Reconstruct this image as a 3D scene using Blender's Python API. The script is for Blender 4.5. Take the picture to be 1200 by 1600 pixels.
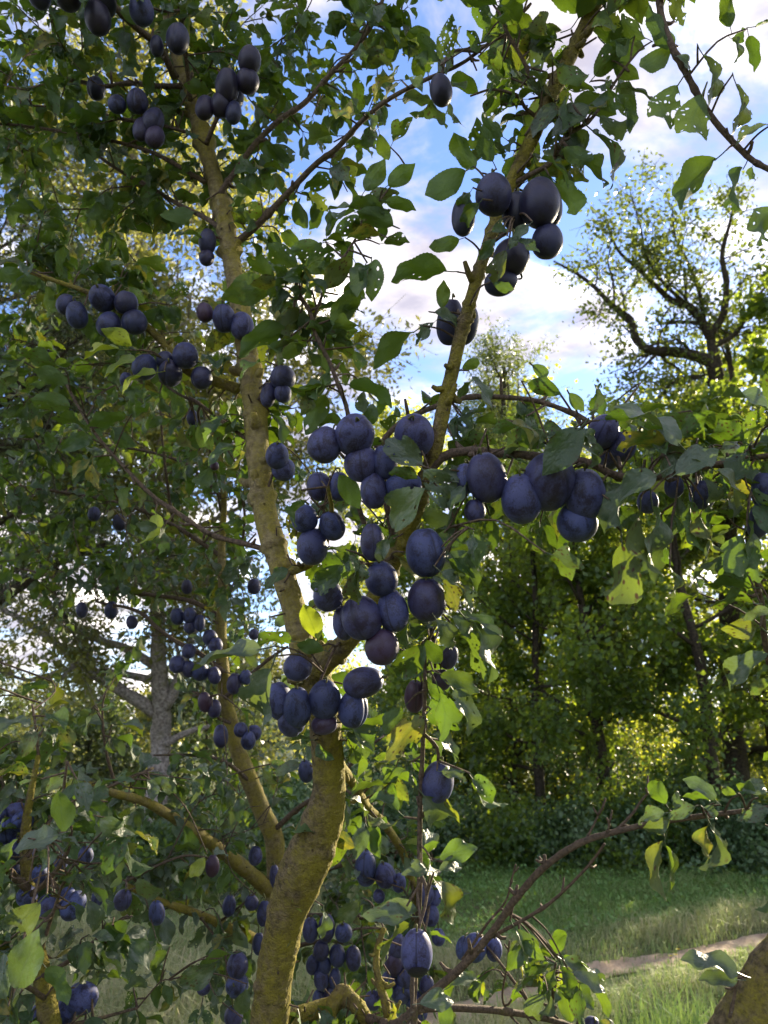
import bpy, math, random
import numpy as np
from mathutils import Vector, Matrix, geometry, noise
R = math.radians
scene = bpy.context.scene
for o in list(bpy.data.objects):
    bpy.data.objects.remove(o)
C = scene.collection

# ------------------------------------------------------------------ camera
F = 1164.0                 # focal length in pixels of the 1200 x 1600 photograph
PITCH = R(18.0)
EYE = Vector((0.0, 0.0, 1.6))
cam = bpy.data.objects.new('camera', bpy.data.cameras.new('camera'))
C.objects.link(cam)
cam.location = EYE
cam.rotation_euler = (math.pi / 2 + PITCH, 0, 0)
cam.data.sensor_fit = 'VERTICAL'
cam.data.sensor_height = 36.0
cam.data.sensor_width = 27.0
cam.data.lens = F * 36.0 / 1600.0
cam.data.clip_start = 0.05
cam.data.clip_end = 6000
cam.data.dof.use_dof = True
cam.data.dof.focus_distance = 0.95
cam.data.dof.aperture_fstop = 11.0
scene.camera = cam

# ------------------------------------------------------------------ light
SUN_EL, SUN_AZ = R(18.0), R(40.0)     # azimuth to the right of the view direction (+Y)
SUN_STRENGTH = 2.6
SKY_STRENGTH = 0.055
CLOUD_STRENGTH = 0.51
EXPOSURE = 2.68
world = bpy.data.worlds.new('World')
scene.world = world
world.use_nodes = True


def build_world():
    nt = world.node_tree
    nt.nodes.clear()
    N = nt.nodes.new
    L = nt.links.new
    out = N('ShaderNodeOutputWorld')
    sky = N('ShaderNodeTexSky')
    sky.sky_type = 'NISHITA'
    sky.sun_disc = False
    sky.sun_elevation = SUN_EL
    sky.sun_rotation = SUN_AZ
    sky.altitude = 100
    sky.air_density = 1.15
    sky.dust_density = 0.25
    sky.ozone_density = 4.5
    bg = N('ShaderNodeBackground')
    bg.inputs['Strength'].default_value = SKY_STRENGTH
    tint = N('ShaderNodeMix')
    tint.data_type, tint.blend_type = 'RGBA', 'MULTIPLY'
    tint.inputs[0].default_value = 1.0
    L(sky.outputs[0], tint.inputs[6])
    tint.inputs[7].default_value = (1.10, 0.965, 1.07, 1)      # the photograph's periwinkle white balance
    L(tint.outputs[2], bg.inputs['Color'])
    geo = N('ShaderNodeTexCoord')
    sep = N('ShaderNodeSeparateXYZ')
    L(geo.outputs['Generated'], sep.inputs[0])

    def M(op, a, b=None, clamp=False):
        n = N('ShaderNodeMath')
        n.operation = op
        n.use_clamp = clamp
        for i, v in enumerate((a, b)):
            if v is None:
                continue
            if isinstance(v, (int, float)):
                n.inputs[i].default_value = v
            else:
                L(v, n.inputs[i])
        return n.outputs[0]
    zc = M('MAXIMUM', sep.outputs['Z'], 0.0)
    den = M('ADD', zc, 0.22)
    cx = M('DIVIDE', sep.outputs['X'], den)
    cy = M('DIVIDE', sep.outputs['Y'], den)
    cmb = N('ShaderNodeCombineXYZ')
    L(cx, cmb.inputs[0])
    L(cy, cmb.inputs[1])
    cmb.inputs[2].default_value = 3.7
    mp = N('ShaderNodeMapping')
    mp.inputs['Rotation'].default_value = (0, 0, R(35))
    mp.inputs['Scale'].default_value = (1.0, 1.45, 1.0)
    mp.inputs['Location'].default_value = CLOUD_SHIFT
    L(cmb.outputs[0], mp.inputs[0])
    n1 = N('ShaderNodeTexNoise')
    n1.inputs['Scale'].default_value = 2.1
    n1.inputs['Detail'].default_value = 9
    n1.inputs['Roughness'].default_value = 0.6
    n1.inputs['Distortion'].default_value = 0.35
    L(mp.outputs[0], n1.inputs['Vector'])
    n2 = N('ShaderNodeTexNoise')
    n2.inputs['Scale'].default_value = 3.4
    n2.inputs['Detail'].default_value = 6
    n2.inputs['Roughness'].default_value = 0.6
    L(mp.outputs[0], n2.inputs['Vector'])
    cr = N('ShaderNodeValToRGB')
    cr.color_ramp.interpolation = 'EASE'
    cr.color_ramp.elements[0].position = 0.425
    cr.color_ramp.elements[0].color = (0.0, 0.0, 0.0, 1)
    cr.color_ramp.elements[1].position = 0.585
    cr.color_ramp.elements[1].color = (1.0, 1.0, 1.0, 1)
    L(n1.outputs['Fac'], cr.inputs[0])
    # thick cloud has lilac grey undersides, thin cloud is bright white
    cc = N('ShaderNodeValToRGB')
    el = cc.color_ramp.elements
    el.new(0.5)
    for e_, (p_, c_) in zip(el, ((0.38, (0.24, 0.222, 0.255)), (0.52, (0.43, 0.395, 0.385)), (0.70, (2.2, 1.98, 1.82)))):
        e_.position = p_
        e_.color = (*c_, 1)
    L(n2.outputs['Fac'], cc.inputs[0])
    bc = N('ShaderNodeBackground')
    bc.inputs['Strength'].default_value = CLOUD_STRENGTH
    L(cc.outputs[0], bc.inputs['Color'])
    mx = N('ShaderNodeMixShader')
    fac = M('MULTIPLY', cr.outputs[0], 0.94)
    L(fac, mx.inputs[0])
    L(bg.outputs[0], mx.inputs[1])
    L(bc.outputs[0], mx.inputs[2])
    L(mx.outputs[0], out.inputs[0])


CLOUD_SHIFT = (2.2, 1.7, 0.0)
build_world()
sl = bpy.data.lights.new('sun', 'SUN')
sl.energy = SUN_STRENGTH
sl.angle = R(0.5)
sl.color = (1.0, 0.86, 0.62)
sun = bpy.data.objects.new('sun', sl)
C.objects.link(sun)
to_sun = Vector((math.sin(SUN_AZ) * math.cos(SUN_EL), math.cos(SUN_AZ) * math.cos(SUN_EL), math.sin(SUN_EL)))
sun.rotation_euler = to_sun.to_track_quat('Z', 'Y').to_euler()
sun.location = to_sun * 60

scene.view_settings.view_transform = 'Standard'
scene.view_settings.look = 'None'
scene.view_settings.exposure = EXPOSURE
scene.view_settings.gamma = 1.0
scene.view_settings.use_curve_mapping = False
scene.render.engine = 'CYCLES'
cy_ = scene.cycles
cy_.max_bounces = 7
cy_.diffuse_bounces = 3
cy_.glossy_bounces = 2
cy_.transmission_bounces = 5
cy_.transparent_max_bounces = 6
cy_.sample_clamp_indirect = 4.0
cy_.use_adaptive_sampling = True
cy_.adaptive_threshold = 0.015
cy_.use_denoising = True
cy_.caustics_reflective = False
cy_.caustics_refractive = False

# ------------------------------------------------------------------ helpers
CP, SP = math.cos(PITCH), math.sin(PITCH)
FW, UP, RT = Vector((0, CP, SP)), Vector((0, -SP, CP)), Vector((1, 0, 0))


def at(px, py, d):
    """the point of the place that lies d metres deep along the line of sight through a spot of the photograph"""
    return EYE + FW * d + RT * ((px - 600) / F * d) + UP * ((800 - py) / F * d)


def proj(p):
    q = Vector(p) - EYE
    d = max(q.dot(FW), 1e-3)
    return 600 + F * q.dot(RT) / d, 800 - F * q.dot(UP) / d, d


def ground_at(px, dist):
    """spot on the ground dist metres ahead, in the direction of a column of the photograph"""
    return Vector(((px - 600) / F * dist * CP, dist, 0))


def height_at(py, dist):
    return 1.6 + dist * math.tan(PITCH + math.atan((800 - py) / F))


def tag(o, label=None, cat=None, group=None, kind=None):
    if label:
        o['label'] = label
    if cat:
        o['category'] = cat
    if group:
        o['group'] = group
    if kind:
        o['kind'] = kind
    return o


def empty(name, loc):
    o = bpy.data.objects.new(name, None)
    o.empty_display_size = 0.1
    o.location = loc
    C.objects.link(o)
    return o


def link(name, me, parent=None, mat=None):
    o = bpy.data.objects.new(name, me)
    C.objects.link(o)
    if mat is not None and len(me.materials) == 0:
        me.materials.append(mat)
    if parent is not None:
        o.parent = parent
        o.matrix_parent_inverse = Matrix.Translation(-parent.location)
    return o


def np_mesh(name, V, Fc, mat=None, uv=None, tint=None, smooth=True):
    """mesh from arrays: V (n,3), Fc (m,k)"""
    V = np.asarray(V, np.float32)
    Fc = np.asarray(Fc, np.int32)
    m, k = Fc.shape
    me = bpy.data.meshes.new(name)
    me.vertices.add(len(V))
    me.vertices.foreach_set('co', V.ravel())
    me.loops.add(m * k)
    me.loops.foreach_set('vertex_index', Fc.ravel())
    me.polygons.add(m)
    me.polygons.foreach_set('loop_start', np.arange(0, m * k, k, dtype=np.int32))
    me.polygons.foreach_set('loop_total', np.full(m, k, np.int32))
    if smooth:
        me.polygons.foreach_set('use_smooth', np.ones(m, bool))
    if uv is not None:
        l = me.uv_layers.new(name='UVMap')
        l.data.foreach_set('uv', np.asarray(uv, np.float32)[Fc.ravel()].ravel())
    if tint is not None:
        a = me.attributes.new('tint', 'FLOAT', 'POINT')
        a.data.foreach_set('value', np.asarray(tint, np.float32))
    me.update(calc_edges=True)
    me.validate()
    if mat is not None:
        me.materials.append(mat)
    return me


def spline(pts, n):
    """Catmull-Rom through rows of pts (any number of columns)"""
    P = np.asarray(pts, float)
    if len(P) == 2:
        t = np.linspace(0, 1, n + 1)[:, None]
        return P[0] * (1 - t) + P[1] * t
    E = np.vstack([2 * P[0] - P[1], P, 2 * P[-1] - P[-2]])
    out = []
    for i in range(1, len(E) - 2):
        p0, p1, p2, p3 = E[i - 1], E[i], E[i + 1], E[i + 2]
        for t in np.linspace(0, 1, n, endpoint=False):
            out.append(0.5 * (2 * p1 + (p2 - p0) * t + (2 * p0 - 5 * p1 + 4 * p2 - p3) * t * t + (3 * p1 - p0 - 3 * p2 + p3) * t ** 3))
    out.append(P[-1])
    return np.array(out)


class Tubes:
    """collects swept tubes and builds them as one mesh"""

    def __init__(s):
        s.V, s.F, s.UV, s.n = [], [], [], 0

    def add(s, pts, rad, sides=8, rough=0.0, seed=0, cap=True):
        P = np.asarray(pts, float)
        r = np.asarray(rad, float) * np.ones(len(P))
        T = np.gradient(P, axis=0)
        T /= np.linalg.norm(T, axis=1)[:, None] + 1e-12
        up = np.array([0.31, 0.2, 0.93]) if abs(T[0][2]) < 0.9 else np.array([1.0, 0.1, 0])
        A = np.empty_like(P)
        a = up - T[0] * up.dot(T[0])
        for i in range(len(P)):
            a = a - T[i] * a.dot(T[i])
            a /= np.linalg.norm(a) + 1e-12
            A[i] = a
        B = np.cross(T, A)
        ang = np.linspace(0, 2 * math.pi, sides, endpoint=False)
        co, si = np.cos(ang), np.sin(ang)
        rr = np.repeat(r[:, None], sides, 1)
        dist = np.concatenate([[0], np.cumsum(np.linalg.norm(np.diff(P, axis=0), axis=1))])
        if rough:
            sc = 0.9 / max(r.max(), 1e-4)
            for i in range(len(P)):
                for j in range(sides):
                    q = Vector((P[i] + A[i] * co[j] * r[i] + B[i] * si[j] * r[i])) * sc
                    q.x += seed * 7.3
                    rr[i, j] *= 1 + rough * noise.noise(q) + rough * 0.6 * noise.noise(q * 3.1) + (rough * 0.35 * noise.noise(q * 9.0) if sides > 20 else 0)
        V = P[:, None, :] + A[:, None, :] * (co[None, :, None] * rr[:, :, None]) + B[:, None, :] * (si[None, :, None] * rr[:, :, None])
        n = len(P)
        s.V.append(V.reshape(-1, 3))
        uv = np.stack([np.tile(ang / (2 * math.pi), n), np.repeat(dist, sides)], 1)
        i = np.arange(n - 1)[:, None] * sides
        j = np.arange(sides)[None, :]
        j2 = (j + 1) % sides
        q = np.stack([i + j, i + j2, i + sides + j2, i + sides + j], -1).reshape(-1, 4) + s.n
        s.F.append(q)
        s.UV.append(uv)
        s.n += n * sides
        if cap:
            for row, flip in ((0, True), (n - 1, False)):
                c = s.n
                s.V.append((P[row] + T[row] * r[row] * (-0.3 if flip else 0.3))[None])
                s.UV.append(np.array([[0, dist[row]]]))
                s.n += 1
                k = np.arange(sides)
                b = c - n * sides - (0 if flip else 1)
                a0, a1 = b + row * sides + k, b + row * sides + (k + 1) % sides
                tri = np.stack([a1, a0, np.full(sides, c), np.full(sides, c)], -1) if flip else np.stack([a0, a1, np.full(sides, c), np.full(sides, c)], -1)
                s.F.append(('t', tri[:, :3]))
        return s

    def mesh(s, name, mat):
        quads = [f for f in s.F if not isinstance(f, tuple)]
        tris = [f[1] for f in s.F if isinstance(f, tuple)]
        V = np.vstack(s.V)
        Q = np.vstack(quads)
        T = [np.stack([Q[:, 0], Q[:, 1], Q[:, 2]], 1), np.stack([Q[:, 0], Q[:, 2], Q[:, 3]], 1)] + tris
        return np_mesh(name, V, np.vstack(T), mat, uv=np.vstack(s.UV))


# ------------------------------------------------------------------ materials
def mat_new(name):
    m = bpy.data.materials.new(name)
    m.use_nodes = True
    nt = m.node_tree
    nt.nodes.clear()
    return m, nt


class G:
    """small node-graph writer"""

    def __init__(s, nt):
        s.nt = nt

    def n(s, t, ins=None, **kw):
        nd = s.nt.nodes.new(t)
        for k, v in kw.items():
            setattr(nd, k, v)
        for k, v in (ins or {}).items():
            s.put(nd.inputs[k], v)
        return nd

    def put(s, sock, v):
        if isinstance(v, bpy.types.NodeSocket):
            s.nt.links.new(v, sock)
        elif isinstance(v, tuple) and len(v) == 3 and sock.type == 'RGBA':
            sock.default_value = (*v, 1)
        else:
            sock.default_value = v

    def math(s, op, a, b=0.0, c=0.0, clamp=False):
        nd = s.n('ShaderNodeMath', operation=op, use_clamp=clamp)
        s.put(nd.inputs[0], a)
        s.put(nd.inputs[1], b)
        s.put(nd.inputs[2], c)
        return nd.outputs[0]

    def mix(s, f, a, b, mode='MIX'):
        nd = s.n('ShaderNodeMix', data_type='RGBA', blend_type=mode)
        s.put(nd.inputs[0], f)
        s.put(nd.inputs[6], a)
        s.put(nd.inputs[7], b)
        return nd.outputs[2]

    def ramp(s, f, *stops):
        nd = s.n('ShaderNodeValToRGB')
        el = nd.color_ramp.elements
        while len(el) < len(stops):
            el.new(0.5)
        for e, (p, c) in zip(el, stops):
            e.position = p
            e.color = (*c, 1) if isinstance(c, tuple) else (c, c, c, 1)
        s.put(nd.inputs[0], f)
        return nd.outputs[0]

    def noise(s, vec, scale, detail=4, rough=0.55, dist=0.0):
        nd = s.n('ShaderNodeTexNoise', {'Scale': scale, 'Detail': detail, 'Roughness': rough, 'Distortion': dist})
        if vec is not None:
            s.put(nd.inputs['Vector'], vec)
        return nd.outputs[0]


def leaf_material(name, top, under, trans, vary, gloss=0.38, spots=0.3, mildew_sheen=0.25, yellow=0.15):
    m, nt = mat_new(name)
    g = G(nt)
    out = g.n('ShaderNodeOutputMaterial')
    att = g.n('ShaderNodeAttribute', attribute_name='tint').outputs['Fac']
    rnd = g.math('FRACT', g.math('ADD', att, g.n('ShaderNodeObjectInfo').outputs['Random']))
    rnd2 = g.math('FRACT', g.math('MULTIPLY', rnd, 17.31))
    rnd3 = g.math('FRACT', g.math('MULTIPLY', rnd, 71.7))
    uv = g.n('ShaderNodeTexCoord').outputs['UV']
    sp = g.n('ShaderNodeSeparateXYZ', {0: uv})
    u, v = sp.outputs[0], sp.outputs[1]
    au = g.math('ABSOLUTE', g.math('SUBTRACT', u, 0.5))
    ph = g.math('FRACT', g.math('SUBTRACT', g.math('MULTIPLY', v, 8.5), g.math('MULTIPLY', au, 5.0)))
    lat = g.math('LESS_THAN', g.math('ABSOLUTE', g.math('SUBTRACT', ph, 0.5)), 0.06)
    mid = g.math('LESS_THAN', au, 0.022)
    vein = g.math('MAXIMUM', g.math('MULTIPLY', lat, 0.5), mid)
    off = g.n('ShaderNodeCombineXYZ', {0: g.math('MULTIPLY', rnd, 40), 1: g.math('MULTIPLY', rnd2, 40), 2: 0.0})
    vec = g.n('ShaderNodeVectorMath', {0: uv, 1: off.outputs[0]}, operation='ADD').outputs[0]
    big = g.noise(vec, 2.6, 3, 0.6)
    fine = g.noise(vec, 14, 3, 0.6)
    # colours of the two faces
    hv = g.n('ShaderNodeHueSaturation', {'Hue': g.math('ADD', 0.5 - 0.02 * vary, g.math('MULTIPLY', rnd, 0.04 * vary)),
                                        'Saturation': g.math('ADD', 0.85, g.math('MULTIPLY', rnd2, 0.25)),
                                        'Value': g.math('ADD', 1 - 0.3 * vary, g.math('MULTIPLY', rnd3, 0.6 * vary)), 'Color': top})
    topc = g.mix(g.math('MULTIPLY', vein, 0.45), hv.outputs[0], (top[0] * 2.2 + .02, top[1] * 1.7 + .02, top[2] * 1.8 + .01))
    mil_sheen = g.math('MULTIPLY', g.ramp(big, (0.5, 0.0), (0.72, 1.0)), g.ramp(rnd2, (1 - mildew_sheen * 1.6, 0.0), (1 - mildew_sheen * 0.4, 0.75)))
    topc = g.mix(mil_sheen, topc, (0.30, 0.325, 0.26))  # pale patches: some mildew, and the sky's sheen painted into the face
    undc = g.mix(g.math('MULTIPLY', vein, 0.5), under, (under[0] * 1.6, under[1] * 1.5, under[2] * 1.6))
    # yellowing and brown spots, where they grow on the blade
    yl = g.math('MULTIPLY', g.ramp(rnd3, (1 - yellow * 1.3, 0.0), (1 - yellow * 0.3, 1.0)), g.ramp(big, (0.38, 0.0), (0.6, 1.0)))
    topc = g.mix(yl, topc, (0.26, 0.22, 0.03))
    undc = g.mix(yl, undc, (0.30, 0.26, 0.04))
    vor = g.n('ShaderNodeTexVoronoi', {'Scale': 7.0, 'Vector': vec})
    sm = g.math('MULTIPLY', g.ramp(vor.outputs['Distance'], (0.16, 1.0), (0.30, 0.0)),
                g.ramp(g.math('FRACT', g.math('MULTIPLY', rnd, 31.9)), (1 - spots * 1.2, 0.0), (1 - spots * 0.6, 1.0)))
    edge = g.math('MULTIPLY', g.ramp(au, (0.34, 0.0), (0.5, 1.0)), g.ramp(fine, (0.5, 0.0), (0.62, 1.0)))
    edge = g.math('MULTIPLY', edge, g.math('LESS_THAN', rnd2, spots * 0.8))
    br = g.math('MAXIMUM', sm, edge)
    topc = g.mix(br, topc, (0.085, 0.045, 0.018))
    undc = g.mix(br, undc, (0.10, 0.055, 0.02))
    back = g.n('ShaderNodeNewGeometry').outputs['Backfacing']
    col = g.mix(back, topc, undc)
    rough = g.math('ADD', g.math('MULTIPLY', back, 0.3), g.math('ADD', gloss, g.math('MULTIPLY', big, 0.16)))
    quilt = g.noise(vec, 7, 2, 0.5)
    hgt = g.math('ADD', g.math('MULTIPLY', vein, -0.7), g.math('ADD', g.math('MULTIPLY', fine, 0.3), g.math('MULTIPLY', quilt, 1.6)))
    bump = g.n('ShaderNodeBump', {'Strength': 0.5, 'Distance': 0.0025, 'Height': hgt})
    p = g.n('ShaderNodeBsdfPrincipled', {'Base Color': col, 'Roughness': rough, 'Normal': bump.outputs[0], 'Specular IOR Level': 0.65})
    tcol = g.mix(yl, g.mix(g.math('MULTIPLY', rnd, 0.6), trans, (trans[0] * 1.5, trans[1] * 1.1, trans[2])), (0.30, 0.28, 0.02))
    tcol = g.mix(g.math('MULTIPLY', vein, 0.5), tcol, (trans[0] * .5, trans[1] * .5, trans[2] * .5))
    tcol = g.mix(br, tcol, (0.05, 0.03, 0.01))
    tr = g.n('ShaderNodeBsdfTranslucent', {'Color': tcol})
    mx = g.n('ShaderNodeMixShader', {0: 0.38, 1: p.outputs[0], 2: tr.outputs[0]})
    nt.links.new(mx.outputs[0], out.inputs[0])
    return m


def crown_material(name, a, b, trans, tfac=0.4, rough=0.42):
    m, nt = mat_new(name)
    g = G(nt)
    out = g.n('ShaderNodeOutputMaterial')
    t = g.n('ShaderNodeAttribute', attribute_name='tint').outputs['Fac']
    col = g.mix(t, a, b)
    p = g.n('ShaderNodeBsdfPrincipled', {'Base Color': col, 'Roughness': rough, 'Specular IOR Level': 0.6})
    tc = g.mix(t, (trans[0] * .7, trans[1] * .75, trans[2] * .8), trans)
    tr = g.n('ShaderNodeBsdfTranslucent', {'Color': tc})
    mx = g.n('ShaderNodeMixShader', {0: tfac, 1: p.outputs[0], 2: tr.outputs[0]})
    nt.links.new(mx.outputs[0], out.inputs[0])
    return m


def bark_material(name, base, dark, moss, moss_amt, ring=1.0, scale=1.0, bump=0.6):
    m, nt = mat_new(name)
    g = G(nt)
    out = g.n('ShaderNodeOutputMaterial')
    tc = g.n('ShaderNodeTexCoord')
    pos = tc.outputs['Object']
    uv = tc.outputs['UV']
    sp = g.n('ShaderNodeSeparateXYZ', {0: uv})
    ringv = g.n('ShaderNodeCombineXYZ', {0: g.math('MULTIPLY', g.math('SINE', g.math('MULTIPLY', sp.outputs[0], 6.2832)), 1.2),
                                        1: g.math('MULTIPLY', sp.outputs[1], 260.0 * scale), 2: 0.0})
    rn = g.noise(ringv.outputs[0], 1.0, 3, 0.6)
    n1 = g.noise(pos, 34 * scale, 6, 0.66)
    n2 = g.noise(pos, 120 * scale, 5, 0.6)
    n3 = g.noise(pos, 330 * scale, 3, 0.6)
    col = g.mix(g.ramp(n2, (0.36, 0.0), (0.64, 1.0)), dark, base)
    col = g.mix(g.math('MULTIPLY', g.ramp(rn, (0.56, 0.0), (0.66, 1.0)), 0.28 * ring), col, (base[0] * 1.4, base[1] * 1.35, base[2] * 1.25))
    col = g.mix(g.math('MULTIPLY', g.ramp(rn, (0.34, 1.0), (0.42, 0.0)), 0.5 * ring), col, (dark[0] * .6, dark[1] * .6, dark[2] * .6))
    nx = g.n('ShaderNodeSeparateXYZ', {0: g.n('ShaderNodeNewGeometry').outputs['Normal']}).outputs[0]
    side_ = g.math('ADD', g.math('MULTIPLY', nx, 0.10), g.math('ADD', g.math('MULTIPLY', n3, 0.22), g.math('MULTIPLY', n2, 0.12)))  # right-facing sides get more moss yellow: the sun's rim put into the colour
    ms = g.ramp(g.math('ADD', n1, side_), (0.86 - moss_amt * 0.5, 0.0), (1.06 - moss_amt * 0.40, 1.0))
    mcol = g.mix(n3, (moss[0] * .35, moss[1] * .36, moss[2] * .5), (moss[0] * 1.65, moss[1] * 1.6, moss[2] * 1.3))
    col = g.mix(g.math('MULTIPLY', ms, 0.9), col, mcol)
    lich = g.ramp(g.noise(pos, 60 * scale, 3, 0.5, 0.8), (0.70, 0.0), (0.75, 0.8))
    col = g.mix(g.math('MULTIPLY', lich, 0.5), col, (0.26, 0.27, 0.22))
    h = g.math('ADD', g.math('MULTIPLY', rn, 0.35 * ring), g.math('ADD', g.math('MULTIPLY', n2, 1.0), g.math('MULTIPLY', n3, 0.9)))
    bp = g.n('ShaderNodeBump', {'Strength': bump, 'Distance': 0.004 / scale, 'Height': h})
    p = g.n('ShaderNodeBsdfPrincipled', {'Base Color': col, 'Roughness': 0.82, 'Normal': bp.outputs[0], 'Specular IOR Level': 0.25})
    nt.links.new(p.outputs[0], out.inputs[0])
    return m


def plum_material():
    m, nt = mat_new('plum_skin')
    g = G(nt)
    out = g.n('ShaderNodeOutputMaterial')
    oi = g.n('ShaderNodeObjectInfo')
    cs = g.n('ShaderNodeSeparateColor', {0: oi.outputs['Color']})
    bloom, purple = cs.outputs[0], cs.outputs[1]
    pos = g.n('ShaderNodeTexCoord').outputs['Object']
    off = g.n('ShaderNodeCombineXYZ', {0: g.math('MULTIPLY', oi.outputs['Random'], 50), 1: 0.0, 2: 0.0})
    vec = g.n('ShaderNodeVectorMath', {0: pos, 1: off.outputs[0]}, operation='ADD').outputs[0]
    big = g.noise(vec, 2.8, 5, 0.62, 0.6)
    fine = g.noise(vec, 26, 4, 0.65)
    spk = g.n('ShaderNodeTexVoronoi', {'Scale': 16.0, 'Vector': vec}).outputs['Distance']
    scr = g.noise(g.n('ShaderNodeMapping', {'Vector': vec, 'Scale': (9.0, 9.0, 0.9)}).outputs[0], 1.3, 3, 0.6, 1.5)
    skin = g.mix(purple, (0.008, 0.008, 0.024), (0.040, 0.013, 0.025))
    blm = g.mix(purple, (0.078, 0.100, 0.265), (0.085, 0.055, 0.105))
    f = g.math('MULTIPLY', bloom, g.ramp(g.math('ADD', big, g.math('MULTIPLY', g.math('SUBTRACT', fine, 0.5), 0.5)), (0.38, 0.12), (0.56, 1.0)))
    f = g.math('MULTIPLY', f, g.ramp(scr, (0.29, 0.25), (0.36, 1.0)), clamp=True)
    col = g.mix(f, skin, blm)
    col = g.mix(g.math('MULTIPLY', g.ramp(spk, (0.05, 1.0), (0.10, 0.0)), 0.35), col, (0.12, 0.10, 0.13))
    # the suture line down one side carries less bloom
    xyz = g.n('ShaderNodeSeparateXYZ', {0: pos})
    wy = g.math('ABSOLUTE', g.math('ADD', xyz.outputs[1], g.math('MULTIPLY', g.math('SUBTRACT', big, 0.5), 0.03)))
    seam = g.math('MULTIPLY', g.ramp(wy, (0.012, 1.0), (0.04, 0.0)), g.math('GREATER_THAN', xyz.outputs[0], 0.05))
    col = g.mix(g.math('MULTIPLY', seam, 0.7), col, (0.012, 0.010, 0.024))
    rough = g.math('ADD', 0.42, g.math('MULTIPLY', f, 0.26))
    bp = g.n('ShaderNodeBump', {'Strength': 0.08, 'Distance': 0.01, 'Height': g.math('ADD', fine, big)})
    p = g.n('ShaderNodeBsdfPrincipled', {'Base Color': col, 'Roughness': rough, 'Normal': bp.outputs[0], 'Specular IOR Level': 0.42,
                                         'Sheen Weight': 0.12, 'Sheen Tint': (0.5, 0.6, 1.0), 'Sheen Roughness': 0.4})
    nt.links.new(p.outputs[0], out.inputs[0])
    return m


def plain(name, col, rough=0.7, spec=0.3, n_scale=30, vary=0.35):
    m, nt = mat_new(name)
    g = G(nt)
    out = g.n('ShaderNodeOutputMaterial')
    nz = g.noise(g.n('ShaderNodeTexCoord').outputs['Object'], n_scale, 4)
    c = g.mix(nz, tuple(x * (1 - vary) for x in col), tuple(x * (1 + vary) for x in col))
    bp = g.n('ShaderNodeBump', {'Strength': 0.3, 'Distance': 0.003, 'Height': nz})
    p = g.n('ShaderNodeBsdfPrincipled', {'Base Color': c, 'Roughness': rough, 'Specular IOR Level': spec, 'Normal': bp.outputs[0]})
    nt.links.new(p.outputs[0], out.inputs[0])
    return m


M_LEAF = leaf_material('plum_leaf', (0.037, 0.080, 0.028), (0.078, 0.132, 0.042), (0.112, 0.205, 0.010), 0.6, yellow=0.05, spots=0.25)
M_LEAFY = leaf_material('plum_leaf_yellowing', (0.16, 0.22, 0.03), (0.21, 0.27, 0.04), (0.30, 0.42, 0.02), 0.4, spots=0.3, yellow=0.15, mildew_sheen=0.05)
M_LEAFB = leaf_material('plum_leaf_blotched', (0.055, 0.082, 0.028), (0.095, 0.125, 0.04), (0.17, 0.24, 0.015), 0.4, spots=1.3, yellow=0.35, mildew_sheen=0.05)
M_LEAFS = leaf_material('plum_leaf_bloomy', (0.085, 0.130, 0.074), (0.11, 0.155, 0.08), (0.085, 0.14, 0.02), 0.4, gloss=0.35, mildew_sheen=0.9, yellow=0.03)  # face paled to hold the sky's sheen as colour, besides mildew
M_PLUM = plum_material()
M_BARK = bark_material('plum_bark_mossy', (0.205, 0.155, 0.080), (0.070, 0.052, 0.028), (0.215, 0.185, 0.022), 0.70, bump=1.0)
M_BARKY = bark_material('plum_bark_young', (0.27, 0.215, 0.105), (0.12, 0.090, 0.043), (0.24, 0.20, 0.032), 0.62)
M_TWIG = bark_material('plum_twig_bark', (0.15, 0.105, 0.072), (0.06, 0.042, 0.03), (0.10, 0.09, 0.02), 0.25, scale=2.0)
M_STALK = plain('plum_stalk', (0.10, 0.10, 0.03))

# ================================================================== the setting: ground, lane, hills
def ground_px(px, py):
    v = FW + RT * ((px - 600) / F) + UP * ((800 - py) / F)
    k = -EYE.z / v.z
    return EYE + v * k


LANE = [ground_px(*p) for p in ((420, 1668), (560, 1622), (660, 1592), (760, 1563), (850, 1540), (930, 1517), (1000, 1503), (1090, 1488), (1185, 1469), (1300, 1452), (1500, 1430))]
LANE2 = [Vector((p.x + 0.55, p.y - 1.15, 0)) for p in LANE]


def lane_dist(x, y):
    d = np.full(np.shape(x), 99.0)
    for ln in (LANE, LANE2):
        for a, b in zip(ln[:-1], ln[1:]):
            ax, ay, bx, by = a.x, a.y, b.x, b.y
            t = np.clip(((x - ax) * (bx - ax) + (y - ay) * (by - ay)) / ((bx - ax) ** 2 + (by - ay) ** 2), 0, 1)
            d = np.minimum(d, np.hypot(x - ax - t * (bx - ax), y - ay - t * (by - ay)))
    return d


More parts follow.
